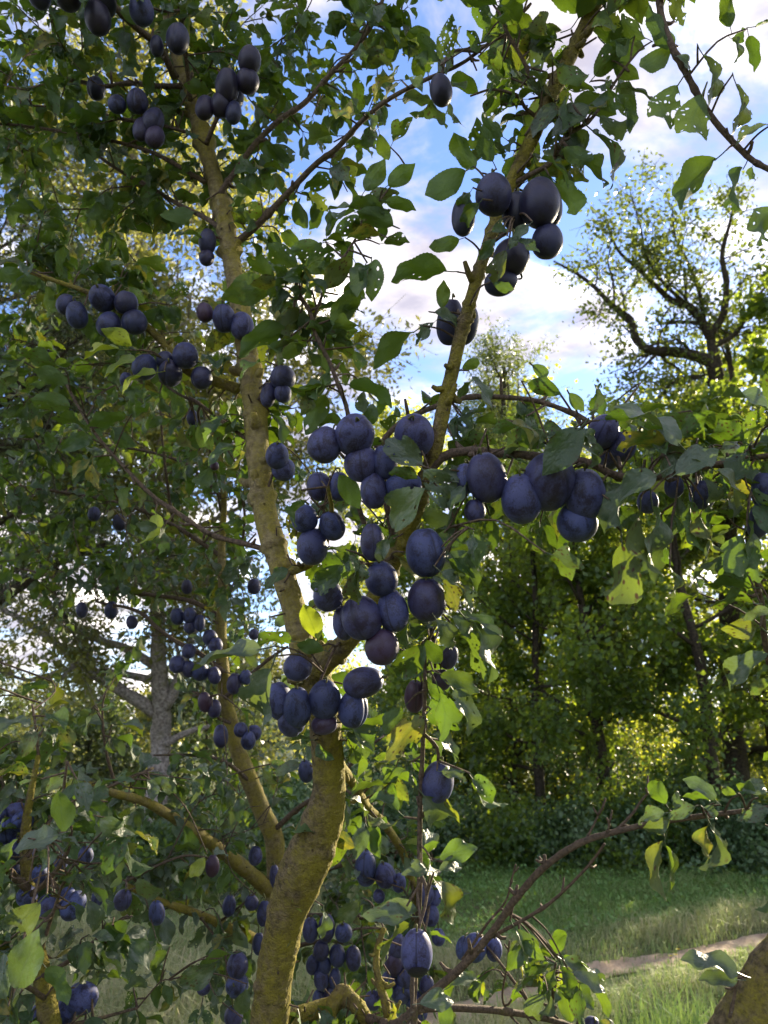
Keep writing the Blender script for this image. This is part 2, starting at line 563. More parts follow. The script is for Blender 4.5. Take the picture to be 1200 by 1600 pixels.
def make_ground():
    rng = np.random.default_rng(3)
    def axis(lim, near, fine, n_far):
        a = np.arange(-near, near + 1e-6, fine)
        f = near + (np.geomspace(1, lim - near + 1, n_far) - 1)[1:]
        return np.concatenate([-f[::-1], a, f])
    xs, ys = axis(2500, 10, 0.25, 26), axis(2500, 16, 0.25, 26)
    X, Y = np.meshgrid(xs, ys)
    Z = np.zeros_like(X)
    near = (np.abs(X) < 12) & (np.abs(Y) < 18)
    for i, j in zip(*np.nonzero(near)):
        Z[i, j] = 0.035 * noise.noise(Vector((X[i, j] * 0.8, Y[i, j] * 0.8, 1.3))) + 0.018 * noise.noise(Vector((X[i, j] * 3, Y[i, j] * 3, 9)))
    Z[near] -= 0.05 * np.exp(-(lane_dist(X[near], Y[near]) / 0.25) ** 2)
    V = np.stack([X, Y, Z], -1).reshape(-1, 3)
    nx, ny = len(xs), len(ys)
    i = (np.arange(ny - 1)[:, None] * nx + np.arange(nx - 1)[None, :]).ravel()
    Q = np.stack([i, i + 1, i + nx + 1, i + nx], 1)
    m, nt = mat_new('meadow_soil')
    g = G(nt)
    pos = g.n('ShaderNodeTexCoord').outputs['Object']
    n1 = g.noise(pos, 0.9, 5, 0.6)
    n2 = g.noise(pos, 18, 5, 0.65)
    c = g.mix(g.ramp(n1, (0.4, 0.0), (0.6, 1.0)), (0.10, 0.165, 0.05), (0.19, 0.18, 0.085))
    c = g.mix(g.math('MULTIPLY', n2, 0.8), c, (0.045, 0.042, 0.024))
    bp = g.n('ShaderNodeBump', {'Strength': 0.8, 'Distance': 0.05, 'Height': n2})
    p = g.n('ShaderNodeBsdfPrincipled', {'Base Color': c, 'Roughness': 0.95, 'Normal': bp.outputs[0], 'Specular IOR Level': 0.1})
    o = g.n('ShaderNodeOutputMaterial')
    nt.links.new(p.outputs[0], o.inputs[0])
    tag(link('ground', np_mesh('ground', V, Q, m)), kind='structure')
    # two worn wheel tracks of pale dusty soil
    m, nt = mat_new('lane_soil')
    g = G(nt)
    pos = g.n('ShaderNodeTexCoord').outputs['Object']
    n1, n2 = g.noise(pos, 3.0, 5, 0.6), g.noise(pos, 45, 5, 0.7)
    c = g.mix(g.ramp(n1, (0.35, 0.0), (0.65, 1.0)), (0.34, 0.25, 0.175), (0.48, 0.375, 0.28))
    c = g.mix(g.math('MULTIPLY', g.ramp(n2, (0.5, 0.0), (0.7, 1.0)), 0.6), c, (0.13, 0.10, 0.07))
    bp = g.n('ShaderNodeBump', {'Strength': 0.9, 'Distance': 0.03, 'Height': g.math('ADD', n2, n1)})
    p = g.n('ShaderNodeBsdfPrincipled', {'Base Color': c, 'Roughness': 0.95, 'Normal': bp.outputs[0], 'Specular IOR Level': 0.1})
    o = g.n('ShaderNodeOutputMaterial')
    nt.links.new(p.outputs[0], o.inputs[0])
    for k, ln in enumerate((LANE, LANE2)):
        c_ = spline([(p_.x, p_.y) for p_ in ln], 14)
        T = np.gradient(c_, axis=0)
        T /= np.linalg.norm(T, axis=1)[:, None]
        Nn = np.stack([-T[:, 1], T[:, 0]], 1)
        cols = np.linspace(-1, 1, 7)
        rows = []
        for a in range(len(c_)):
            w = (0.175 if k == 0 else 0.11) * (1 + 0.45 * noise.noise(Vector((a * 0.35, k * 9, 2))))
            w2 = (0.175 if k == 0 else 0.11) * (1 + 0.45 * noise.noise(Vector((a * 0.35, k * 9, 7))))
            for q in cols:
                xy = c_[a] + Nn[a] * q * (w if q < 0 else w2)
                z = 0.035 * noise.noise(Vector((xy[0] * 0.8, xy[1] * 0.8, 1.3))) + 0.018 * noise.noise(Vector((xy[0] * 3, xy[1] * 3, 9)))
                rows.append((xy[0], xy[1], z - 0.05 * math.exp(-(q * w / 0.25) ** 2) + 0.012))
        i = (np.arange(len(c_) - 1)[:, None] * 7 + np.arange(6)[None, :]).ravel()
        tag(link('dirt_path', np_mesh('dirt_path', rows, np.stack([i, i + 1, i + 8, i + 7], 1), m)), kind='structure')


def blades(rng, xy, h, w, lean, tint, name, mat):
    n = len(xy)
    a = rng.uniform(0, 2 * np.pi, n)
    d = np.stack([np.cos(a), np.sin(a)], 1)
    f = rng.uniform(0, 2 * np.pi, n)
    s = np.stack([np.cos(f), np.sin(f)], 1) * (w[:, None] / 2)
    V = np.zeros((n, 5, 3))
    V[:, 0, :2], V[:, 1, :2] = xy - s, xy + s
    mid = xy + d * (h * lean * 0.25)[:, None]
    V[:, 2, :2], V[:, 3, :2] = mid - s * .8, mid + s * .8
    V[:, 2, 2] = V[:, 3, 2] = h * 0.55
    V[:, 4, :2] = xy + d * (h * lean)[:, None]
    V[:, 4, 2] = h * (1 - 0.35 * lean)
    V[:, :2, 2] = -0.03
    b = np.arange(n)[:, None] * 5
    T = np.concatenate([b + [0, 1, 3], b + [0, 3, 2], b + [2, 3, 4]])
    return np_mesh(name, V.reshape(-1, 3), T, mat, tint=np.repeat(tint, 5))


def quads(rng, c, size, flat=0.0, aspect=0.5, droop=0.0):
    """bent rhombic leaves at the points c: arrays for np_mesh"""
    n = len(c)
    a = rng.normal(size=(n, 3))
    a[:, 2] -= droop
    a /= np.linalg.norm(a, axis=1)[:, None]
    r = rng.normal(size=(n, 3))
    r[:, 2] += flat
    b = np.cross(a, r)
    b /= np.linalg.norm(b, axis=1)[:, None] + 1e-9
    nn = np.cross(a, b)
    l = size[:, None] * 0.5
    w = l * aspect
    V = np.stack([c - a * l, c + b * w + nn * w * .35, c + a * l, c - b * w + nn * w * .35], 1)
    Q = np.arange(n * 4).reshape(n, 4)
    return V.reshape(-1, 3), Q


M_GRASS = crown_material('meadow_grass', (0.125, 0.275, 0.050), (0.50, 0.42, 0.25), (0.30, 0.40, 0.08), 0.35, 0.7)
M_WEED = crown_material('meadow_weeds', (0.115, 0.240, 0.062), (0.175, 0.300, 0.085), (0.30, 0.44, 0.05), 0.35, 0.6)


def make_grass():
    rng = np.random.default_rng(11)
    n = 340000
    y = 2.2 + 13.5 * rng.random(n) ** 1.35
    x = (rng.random(n) * 2 - 1) * (0.62 * y + 1.2)
    ld = lane_dist(x, y)
    nz = np.array([noise.noise(Vector((a * 0.7, b * 0.7, 4.0))) + 0.5 * noise.noise(Vector((a * 2.4, b * 2.4, 8.0))) for a, b in zip(x, y)])
    keep = (ld > 0.11 + 0.13 * nz) & (rng.random(n) < 0.55 + 0.5 * nz + (ld > 0.4) * 0.4)
    x, y, ld, nz = x[keep], y[keep], ld[keep], nz[keep]
    n = len(x)
    left = x < -0.4
    verge = np.exp(-((ld - 0.55) / 0.55) ** 2)
    far_side = np.clip((y - 8.0) / 2.5, 0, 1)
    h = np.where(left, 0.36, 0.07 + 0.08 * verge + 0.05 * far_side) * (0.35 + 1.1 * rng.random(n) ** 1.6) * (1 + 0.8 * nz)
    h *= np.clip(ld / 0.4, 0.35, 1)
    w = rng.uniform(0.0025, 0.0055, n) * (0.7 + y / 9)
    dry = np.clip(np.where(left, 0.62, 0.04 + 0.55 * verge) + 0.35 * nz + rng.normal(0, 0.22, n), 0, 1)
    tag(link('grass', blades(rng, np.stack([x, y], 1), h, w, rng.uniform(0.5, 1.7, n), dry, 'grass', M_GRASS)), 'meadow grass beside the dirt track, green with dry straw mixed in', 'grass', kind='stuff')
    n = 45000
    y = 7.2 + 7.0 * rng.random(n)
    x = rng.uniform(-0.8, 0.62, n) * y + 0.9
    ld = lane_dist(x, y)
    nz = np.array([noise.noise(Vector((a * 1.1, b * 1.1, 14.0))) for a, b in zip(x, y)])
    k = (ld > 0.9) & (rng.random(n) < 0.6 + 0.8 * nz)
    x, y, nz = x[k], y[k], nz[k]
    z = rng.random(len(x)) * (0.09 + 0.08 * nz + 0.02 * (y - 8))
    V, Q = quads(rng, np.stack([x, y, np.abs(z)], 1), rng.uniform(0.03, 0.07, len(x)), 3.0, 0.5)
    tag(link('weeds', np_mesh('weeds', V, Q, M_WEED, tint=np.repeat(rng.random(len(x)), 4), smooth=False)), 'low leafy green weeds growing through the grass before the hedge', 'weeds', kind='stuff')


# ================================================================== trees and bushes behind
def limb_path(rng, start, d, length, n=6, wob=0.18, rise=0.0):
    P = [np.array(start, float)]
    d = np.array(d, float)
    d /= np.linalg.norm(d)
    st = length / n
    for i in range(n):
        d = d + rng.normal(size=3) * wob + np.array([0, 0, rise])
        d /= np.linalg.norm(d)
        P.append(P[-1] + d * st)
    return np.array(P)


def path_at(P, t):
    k = t * (len(P) - 1)
    i = min(int(k), len(P) - 2)
    return P[i] + (P[i + 1] - P[i]) * (k - i), P[i + 1] - P[i]


def make_tree(name, label, cat, group, trunk, r0, spec, mat, bark, seed):
    """trunk: points; spec: dict of limb and leaf settings. Builds tree > trunk, branches, crown"""
    rng = np.random.default_rng(seed)
    T = spline([tuple(p) for p in trunk], 6)
    root = tag(empty(name, Vector(T[0])), label, cat, group)
    tb = Tubes()
    k = np.linspace(0, 1, len(T))
    rt = r0 * (1 - 0.72 * k) * (1 + 0.5 * np.exp(-k * 18))
    tb.add(T, rt, 12, 0.22, seed)
    link('trunk', tb.mesh('trunk', bark), root)
    br = Tubes()
    tips = []
    limbs = []
    for P in spec.get('traced', []):
        limbs.append((spline([tuple(p[:3]) for p in P], 5), P[0][3], P[-1][3]))
    for P, ra, rb in limbs:            # limbs one can make out against the sky: each its own part
        link('branch', Tubes().add(P, np.linspace(ra, rb, len(P)), 8, 0.25, seed + 3).mesh('branch', bark), root)
    nl = spec.get('limbs', 14)
    lo, hi = spec.get('from', 0.3), spec.get('to', 1.0)
    az0 = rng.uniform(0, 6.28)
    for i in range(nl):
        t = lo + (hi - lo) * (i + rng.uniform(0, 0.8)) / nl
        p, _ = path_at(T, min(t, 1))
        az = az0 + i * 2.399 + rng.normal() * 0.3
        u = (t - lo) / max(hi - lo, 1e-3)
        env = spec.get('env', lambda u: math.sin(math.pi * (0.18 + 0.78 * u)) ** 0.8)(u)
        L = spec['R'] * env * rng.uniform(0.75, 1.15)
        el = spec.get('el', 0.35) + 0.6 * u + rng.normal() * 0.12
        d = (math.cos(az) * math.cos(el), math.sin(az) * math.cos(el), math.sin(el))
        P = limb_path(rng, p, d, L, 7, 0.16, spec.get('rise', 0.03))
        ra = r0 * (1 - 0.72 * t) * 0.5
        br.add(P, np.linspace(ra, ra * 0.25, len(P)), 6, 0, seed)
        limbs.append((P, ra, ra * 0.25))
    ns, nt_ = spec.get('sub', 7), spec.get('tw', 5)
    for P, ra, rb in limbs:
        LL = np.linalg.norm(np.diff(P, axis=0), axis=1).sum()
        for j in range(max(2, int(ns * min(1.4, LL / spec['R'])))):
            t = rng.uniform(0.22, 1.0)
            p, d = path_at(P, t)
            d = d / (np.linalg.norm(d) + 1e-9) * 0.7 + rng.normal(size=3) * 0.6
            d[2] += spec.get('subrise', 0.12)
            sl_ = spec['R'] * spec.get('subl', 0.38) * rng.uniform(0.5, 1.1) * (1.15 - 0.5 * t)
            S = limb_path(rng, p, d, sl_, 4, 0.22, spec.get('subrise', 0.12) * 0.3)
            rs = max((ra + (rb - ra) * t) * 0.45, 0.006)
            br.add(S, np.linspace(rs, rs * 0.3, len(S)), 4, 0, 0, cap=False)
            for q in range(nt_):
                tt = rng.uniform(0.3, 1.0)
                p2, d2 = path_at(S, tt)
                d2 = d2 / (np.linalg.norm(d2) + 1e-9) * 0.6 + rng.normal(size=3) * 0.7
                d2[2] -= spec.get('droop', 0.0)
                tl = spec.get('twl', 0.6) * rng.uniform(0.5, 1.3)
                W = limb_path(rng, p2, d2, tl, 3, 0.2, -spec.get('droop', 0.0) * 0.3)
                br.add(W, np.linspace(max(rs * .35, .005), .003, len(W)), 3, 0, 0, cap=False)
                tips.append(W)
    link('twigs', br.mesh('twigs', bark), root)['kind'] = 'stuff'
    # leaves along the twigs
    per = spec.get('leaves', 40)
    sig = spec.get('sig', 0.12)
    W = np.array(tips)
    nW = len(W)
    t = rng.random((nW, per)) * (W.shape[1] - 1)
    i = np.minimum(t.astype(int), W.shape[1] - 2)
    f = (t - i)[..., None]
    rows = np.arange(nW)[:, None]
    c = W[rows, i] * (1 - f) + W[rows, i + 1] * f + rng.normal(size=(nW, per, 3)) * sig
    keep = rng.random((nW, 1)) < spec.get('full', 0.93)
    tw_t = np.clip(rng.normal(0.45, 0.22, (nW, 1)) + rng.normal(0, 0.2, (nW, per)), 0, 1)
    mask = np.broadcast_to(keep, (nW, per)).ravel()
    c = c.reshape(-1, 3)[mask]
    tint = tw_t.ravel()[mask]
    up = c[:, 2] > 0.05
    c, tint = c[up], tint[up]
    size = spec.get('leaf', 0.08) * rng.uniform(0.6, 1.35, len(c))
    V, Q = quads(rng, c, size, 0.8, spec.get('aspect', 0.5), spec.get('ldroop', 0.3))
    o = link('crown', np_mesh('crown', V, Q, mat, tint=np.repeat(tint, 4), smooth=False), root)
    o['kind'] = 'stuff'
    return root, len(c)


M_CR_PALE = crown_material('willow_leaves', (0.095, 0.125, 0.035), (0.22, 0.23, 0.062), (0.46, 0.44, 0.07), 0.45)
M_CR_WILL = crown_material('grey_willow_leaves', (0.050, 0.070, 0.036), (0.105, 0.130, 0.060), (0.20, 0.26, 0.05), 0.35)
M_CR_DARK = crown_material('oak_leaves', (0.052, 0.100, 0.030), (0.100, 0.165, 0.042), (0.42, 0.54, 0.03), 0.48)
M_CR_ROB = crown_material('locust_leaves', (0.058, 0.095, 0.030), (0.115, 0.15, 0.04), (0.30, 0.36, 0.04), 0.42)
M_CR_YEL = crown_material('maple_leaves', (0.075, 0.105, 0.022), (0.16, 0.18, 0.03), (0.66, 0.68, 0.05), 0.6)
M_CR_BUSH = crown_material('bramble_leaves', (0.072, 0.132, 0.056), (0.140, 0.210, 0.092), (0.16, 0.28, 0.05), 0.3, 0.5)
M_BIRCH = bark_material('pale_trunk_bark', (0.46, 0.41, 0.36), (0.15, 0.125, 0.105), (0.15, 0.14, 0.05), 0.25, 0.5, 0.22, 1.0)
M_BGBARK = bark_material('dark_trunk_bark', (0.090, 0.070, 0.050), (0.030, 0.024, 0.018), (0.07, 0.075, 0.02), 0.3, 0.0, 0.22, 1.0)


def dpx(pts, D, r=None):
    return [tuple(at(p[0], p[1], D + (p[2] if len(p) > 2 else 0))) for p in pts]


def limb(pts, D, ra, rb):
    out = []
    for k, p in enumerate(dpx(pts, D)):
        out.append((*p, ra + (rb - ra) * k / (len(pts) - 1)))
    return out


def trunk_up(px, dist, top_py, lean=(0, 0), n=5, seed=0):
    b = ground_at(px, dist)
    h = height_at(top_py, dist)
    rng = random.Random(seed)
    return [(b.x + lean[0] * h * (k / n) ** 1.3 + rng.uniform(-.01, .01) * h, b.y + lean[1] * h * k / n + rng.uniform(-.01, .01) * h, -0.1 + (h + .1) * k / n) for k in range(n + 1)]


def make_background():
    tot = 0
    # --- left: the pale-barked tree with long hanging sunlit sprays
    D = 11.0
    tr = [tuple(ground_at(249, D) + Vector((0, 0, -.1)))] + dpx([(250, 1180), (252, 1110), (248, 1040), (246, 960), (238, 850), (232, 700), (225, 520), (215, 330), (205, 160)], D)
    traced = [limb([(238, 1038), (197, 1013), (147, 997), (110, 977), (60, 930)], D, .07, .03),
              limb([(240, 1062), (187, 1052), (143, 1048), (100, 1047), (50, 1063), (0, 1050)], D, .06, .02),
              limb([(242, 1113), (187, 1077), (147, 1053), (117, 1030), (73, 993), (20, 960), (-40, 940)], D, .10, .03),
              limb([(258, 1163), (285, 1148), (312, 1138), (350, 1130)], D, .06, .03),
              limb([(258, 1105), (272, 1080), (283, 1045), (310, 960), (330, 850)], D, .09, .04)]
    r, n = make_tree('pale_barked_tree', 'tall pale-barked tree with sunlit yellow-green sprays behind the left plum stem', 'tree', 'trees behind the orchard', tr, 0.155,
                     dict(R=4.0, limbs=32, sub=10, tw=7, leaves=40, leaf=0.115, sig=0.14, droop=0.55, twl=0.9, **{'from': 0.42}, traced=traced, el=0.25, aspect=0.42, full=0.9, subl=0.32), M_CR_PALE, M_BIRCH, 5)
    tot += n
    # --- left edge: darker willow
    D = 8.5
    tr = [tuple(ground_at(-190, D) + Vector((0, 0, -.1)))] + dpx([(-170, 1150), (-120, 1020), (-70, 960), (-40, 860), (-30, 740), (-20, 560), (-30, 380)], D)
    traced = [limb([(-60, 960), (0, 935), (60, 895), (110, 870), (170, 850)], D, .085, .03),
              limb([(-40, 640), (0, 595), (30, 560), (70, 520), (130, 470)], D, .055, .02),
              limb([(-30, 700), (40, 690), (100, 640), (150, 580)], D, .045, .02)]
    r, n = make_tree('grey_willow', 'grey-green willow with dark limbs at the left edge behind the plum twigs', 'tree', 'trees behind the orchard', tr, 0.20,
                     dict(R=2.3, limbs=18, sub=9, tw=7, leaves=44, leaf=0.075, sig=0.12, droop=0.3, twl=0.6, **{'from': 0.56}, traced=traced, el=0.2, aspect=0.3), M_CR_WILL, M_BGBARK, 6)
    tot += n
    # --- right: tall gnarled tree with bare limbs
    D = 14.0
    tr = [tuple(ground_at(1150, D) + Vector((0, 0, -.1)))] + dpx([(1145, 1150), (1140, 950), (1135, 760), (1128, 630), (1120, 575), (1112, 540), (1108, 515)], D)
    traced = [limb([(1122, 600), (1110, 568), (1085, 556), (1050, 550), (1020, 548), (995, 532), (985, 500), (960, 480), (930, 450), (905, 430), (865, 408)], D, 0.133, 0.016),
              limb([(1112, 530), (1095, 500), (1075, 478), (1050, 470), (1020, 442), (995, 418), (965, 390), (950, 350)], D, 0.094, 0.016),
              limb([(1112, 520), (1130, 490), (1135, 440), (1128, 400), (1140, 350), (1150, 310)], D, 0.078, 0.016),
              limb([(1100, 500), (1092, 455), (1075, 410), (1055, 370), (1050, 320)], D, 0.047, 0.012),
              limb([(1075, 478), (1035, 440), (1010, 400), (1000, 350), (985, 300)], D, 0.039, 0.010),
              limb([(1118, 540), (1150, 520), (1180, 470), (1210, 430)], D, 0.062, 0.016),
              limb([(960, 480), (958, 440), (950, 410), (955, 385)], D, 0.027, 0.010),
              limb([(1040, 505), (1065, 503), (1100, 505)], D, 0.039, 0.032),
              limb([(1015, 552), (985, 570), (955, 582)], D, 0.020, 0.006),
              limb([(1128, 620), (1095, 590), (1050, 600), (1010, 650), (980, 670)], D, 0.062, 0.016)]
    r, n = make_tree('gnarled_tree', 'tall gnarled tree with bare twisting limbs standing against the sky', 'tree', 'trees behind the orchard', tr, 0.22,
                     dict(R=2.3, limbs=1, sub=10, tw=5, leaves=28, leaf=0.10, sig=0.15, twl=0.55, **{'from': 0.62, 'to': 0.98}, traced=traced, el=0.5, full=0.5, aspect=0.6), M_CR_ROB, M_BGBARK, 7)
    tot += n
    # bushy middle of that tree and its neighbours
    D = 15.0
    r, n = make_tree('locust_tree', 'feathery yellow-green locust tree whose rounded top meets the sky in the middle', 'tree', 'trees behind the orchard', trunk_up(800, 19, 575, (0.02, 0)), 0.2,
                     dict(R=2.9, limbs=26, sub=8, tw=5, leaves=36, leaf=0.12, sig=0.13, full=.8, rise=.12, subrise=.3, twl=0.7, **{'from': 0.35}, el=0.5, aspect=0.35, droop=0.2), M_CR_ROB, M_BGBARK, 8)
    tot += n
    spec_d = dict(sub=8, tw=6, leaves=38, leaf=0.115, sig=0.12, twl=0.55, aspect=0.6, el=0.25, full=0.75)
    row = [  # px, dist, top py, R, trunk r, material, label
        (838, 14.5, 700, 2.2, .10, M_CR_DARK, 'slender grey-stemmed tree left of the dark oaks behind the plum clusters'),
        (940, 13.5, 800, 2.5, .13, M_CR_DARK, 'dark leafy oak with a black trunk in the middle of the hedge row'),
        (800, 16.0, 830, 2.3, .11, M_CR_DARK, 'dark low tree behind the right-hand plum leaves'),
        (1115, 12.6, 650, 2.4, .12, M_CR_DARK, 'broad dark oak below the gnarled tree'),
        (1210, 13.5, 520, 3.0, .16, M_CR_ROB, 'tall leafy tree cut by the right edge of the photo'),
        (690, 17.5, 790, 2.4, .12, M_CR_DARK, 'dark tree showing between the main plum stem and the slender tree')]
    for k, (px, dist, top, RR, r0, mt, lab) in enumerate(row):
        r, n = make_tree('hedgerow_tree', lab, 'tree', 'trees of the dark hedge row', trunk_up(px, dist, top, (0.03 * (-1) ** k, 0), seed=k), r0,
                         dict(spec_d, R=RR, limbs=16, **{'from': 0.16}), mt, M_BGBARK, 20 + k)
        tot += n
    row = [(860, 25, 640, 4.2, 'sunlit yellow-green maple seen through the gaps behind the slender tree'),
           (1010, 27, 720, 4.6, 'sunlit yellow-green maple glowing behind the dark oak'),
           (1190, 24, 600, 4.4, 'sunlit maple behind the right edge of the hedge row'),
           (610, 30, 650, 4.4, 'distant pale-green tree low behind the central plum cluster')]
    for k, (px, dist, top, RR, lab) in enumerate(row):
        r, n = make_tree('maple_tree', lab, 'tree', 'sunlit trees behind the hedge row', trunk_up(px, dist, top, seed=k + 9), .2,
                         dict(spec_d, R=RR, limbs=20, leaf=0.19, leaves=30, sig=0.28, twl=0.9, **{'from': 0.12}), M_CR_YEL, M_BGBARK, 40 + k)
        tot += n
    for k, (px, dist, top, RR, lab) in enumerate([(-40, 24, 1075, 1.5, 'low sunlit tree at the far left under the pale sky'), (60, 30, 1085, 1.8, 'low sunlit tree between far left and the hanging sprays'),
                                                  (140, 22, 1095, 1.3, 'low sunlit tree left of the pale trunk'), (215, 27, 1105, 1.6, 'low sunlit tree just behind the pale trunk'),
                                                  (320, 20, 1060, 1.5, 'low sunlit tree right of the pale trunk'), (400, 24, 1040, 1.9, 'low sunlit tree behind the second plum stem')]):
        r, n = make_tree('low_tree', lab, 'tree', 'low trees across the far meadow', trunk_up(px, dist, top, seed=k + 30), .08,
                         dict(spec_d, R=RR, limbs=14, sub=6, tw=5, leaf=0.16, leaves=24, sig=0.2, **{'from': 0.08}), M_CR_PALE if k % 2 else M_CR_WILL, M_BGBARK, 80 + k)
        tot += n
    # --- unseen trees added further along the row, beyond the right edge, to shade the orchard
    for k, (px, dist, h, RR) in enumerate([(1500, 12.0, 11.0, 3.1), (1900, 10.5, 10.5, 3.1), (2700, 9.0, 10.0, 3.0)]):
        b = ground_at(px, dist)
        r, n = make_tree('hedgerow_tree', ['dark oak just beyond the right edge, first of three', 'dark oak beyond the right edge, second of three', 'dark oak farthest beyond the right edge'][k], 'tree', 'trees of the dark hedge row', [(b.x, b.y, -.1), (b.x + .1, b.y, h * .35), (b.x, b.y + .1, h * .7), (b.x + .1, b.y, h)], .14,
                         dict(spec_d, full=.42, R=RR, limbs=20, leaf=0.22, leaves=20, **{'from': 0.10}), M_CR_DARK, M_BGBARK, 60 + k)
        tot += n
    # --- bushes along the foot of the row
    rng = random.Random(4)
    bx = []
    places = [(660, 13.6), (720, 13.2), (775, 12.4), (830, 12.9), (885, 12.2), (945, 12.6), (1000, 12.1), (1060, 12.6), (1115, 12.0), (1175, 12.5), (1235, 12.0), (1300, 12.2),
              (215, 9.6), (290, 9.9), (370, 9.4), (440, 10.2), (520, 11.0), (590, 12.0), (40, 10.5), (120, 11.0), (560, 15.5), (640, 16.5), (730, 17.0), (880, 16.5), (1010, 16.0), (700, 19.0), (790, 19.5), (850, 18.5), (940, 19.0), (1070, 18.5), (1150, 18.0), (1240, 17.5)]
    words_r = ['at the foot of the slender tree', 'under the dark low tree', 'below the middle oak', 'where the hedge turns towards the meadow', 'beside the lane bend']
    names = ['leftmost low bramble bush of the right hedge', 'second bramble bush of the right hedge', 'third bramble bush of the right hedge', 'bramble bush below the slender tree',
             'bramble bush right of the slender tree foot', 'bramble bush in front of the black oak trunk', 'bramble bush right of the black oak trunk', 'bramble bush above the bare branch bend',
             'bramble bush above the leafy branch end', 'bramble bush below the broad oak', 'bramble bush cut by the right edge', 'bramble bush beyond the right edge',
             'dark bush left of the pale-barked trunk', 'dark bush right of the pale-barked trunk', 'dark bush behind the second plum stem', 'dark bush left of the main trunk',
             'dark bush behind the main trunk', 'dark bush right of the main trunk', 'sunlit bush at the far left behind the plum leaves', 'sunlit bush left of the pale trunk', 'tall bush behind the trunk on its right', 'tall bush far behind the bare shoot',
             'tall bush filling the gap under the slender tree', 'tall bush behind the black oak trunk', 'tall bush behind the middle of the hedge',
             'sunlit sapling thicket behind the bare shoot', 'sunlit sapling thicket left of the slender trunk', 'sunlit sapling thicket right of the slender trunk', 'sunlit sapling thicket behind the black oak trunk',
             'sunlit sapling thicket left of the broad oak', 'sunlit sapling thicket behind the broad oak', 'sunlit sapling thicket at the right edge behind the hedge']
    for k, (px, dist) in enumerate(places):
        b = ground_at(px, dist)
        left = k >= 12
        h = rng.uniform(0.8, 1.6) if not left else (rng.uniform(0.9, 1.5) if k < 20 else (rng.uniform(2.6, 3.2) if k < 25 else rng.uniform(3.2, 4.4)))
        root = tag(empty('bramble_bush', b), names[k], 'bush', 'bushes along the meadow edge')
        g_ = np.random.default_rng(100 + k)
        tb = Tubes()
        ends = []
        for q in range(26):
            az, el = g_.uniform(0, 6.28), g_.uniform(0.3, 1.45)
            P = limb_path(g_, (b.x + g_.normal() * .15, b.y + g_.normal() * .15, -0.03), (math.cos(az) * math.cos(el), math.sin(az) * math.cos(el), math.sin(el)), h * g_.uniform(.7, 1.1), 6, .16, -0.06)
            tb.add(P, np.linspace(.012, .004, len(P)), 4, cap=False)
            ends.append(P)
        link('stems', tb.mesh('stems', M_BGBARK), root)['kind'] = 'stuff'
        E = np.array(ends)
        per = 300
        t = (1 - g_.random((26, per)) ** 1.6) * 5.99
        i = np.minimum(t.astype(int), 5)
        f = (t - i)[..., None]
        rw = np.arange(26)[:, None]
        c = E[rw, i] * (1 - f) + E[rw, i + 1] * f + g_.normal(size=(26, per, 3)) * g_.uniform(.07, .2, (26, 1, 1))
        c = c.reshape(-1, 3)
        tn = np.clip(np.repeat(g_.normal(.45 + .25 * math.sin(k * 2.1), .22, 26), per) + g_.normal(0, .2, 26 * per), 0, 1)
        ok = c[:, 2] > 0.0
        c, tn = c[ok], tn[ok]
        V, Q = quads(g_, c, g_.uniform(.05, .11, len(c)), 1.4, .65)
        o = link('crown', np_mesh('crown', V, Q, (M_CR_YEL if k >= 25 else M_CR_PALE if 18 <= k < 20 else (M_CR_DARK if k % 4 == 2 else M_CR_BUSH)), tint=np.repeat(tn, 4), smooth=False), root)
        o['kind'] = 'stuff'
        tot += len(c)
    # --- far left: wooded hill
    rngn = np.random.default_rng(77)
    xs, ys = np.linspace(-420, 260, 70), np.linspace(150, 620, 40)
    X, Y = np.meshgrid(xs, ys)
    Z = 22 * np.clip((Y - 160) / 160, 0, 1) ** 1.2 * (0.75 + 0.25 * np.sin(X * .012 + 1)) * np.clip((640 - Y) / 200, 0, 1) - 0.6
    i = (np.arange(39)[:, None] * 70 + np.arange(69)[None, :]).ravel()
    mh = plain('hill_soil', (0.06, 0.085, 0.05), 0.95, 0.1, 0.08)
    tag(link('hill', np_mesh('hill', np.stack([X, Y, Z], -1).reshape(-1, 3), np.stack([i, i + 1, i + 71, i + 70], 1), mh)), kind='structure')
    n = 900
    tx, ty = rngn.uniform(-330, 120, n), rngn.uniform(160, 420, n)
    tz = 22 * np.clip((ty - 160) / 160, 0, 1) ** 1.2 * (0.75 + 0.25 * np.sin(tx * .012 + 1)) * np.clip((640 - ty) / 200, 0, 1) - 0.6
    per = 50
    rr = rngn.uniform(2.2, 4.5, n)
    d = rngn.normal(size=(n, per, 3))
    d /= np.linalg.norm(d, axis=2)[..., None]
    d[..., 2] = np.abs(d[..., 2]) * 1.5
    c = np.stack([tx, ty, tz], 1)[:, None] + d * rr[:, None, None] * rngn.uniform(.7, 1.05, (n, per, 1)) + [0, 0, 1.5]
    V, Q = quads(rngn, c.reshape(-1, 3), rngn.uniform(1.0, 2.2, n * per), .8, .7)
    mf = crown_material('far_wood_leaves', (0.055, 0.085, 0.05), (0.11, 0.135, 0.07), (0.18, 0.22, 0.06), .3, .8)
    tag(link('far_wood', np_mesh('far_wood', V, Q, mf, tint=np.repeat(np.repeat(rngn.random(n), per), 4), smooth=False)), 'far wooded hill low on the horizon at the left', 'wood', kind='stuff')
    print('background leaves', tot)


make_ground()
make_grass()
make_background()

# ================================================================== the plum trees
TREES = {}
SK_P, SK_T = [], []            # skeleton nodes (points of the wood) and the tree they belong to
WOOD = []                      # (px, py, depth, half width) samples of the thick wood, kept free of leaves


def ray_floor(p):
    return Vector((p.x, p.y, -0.05))


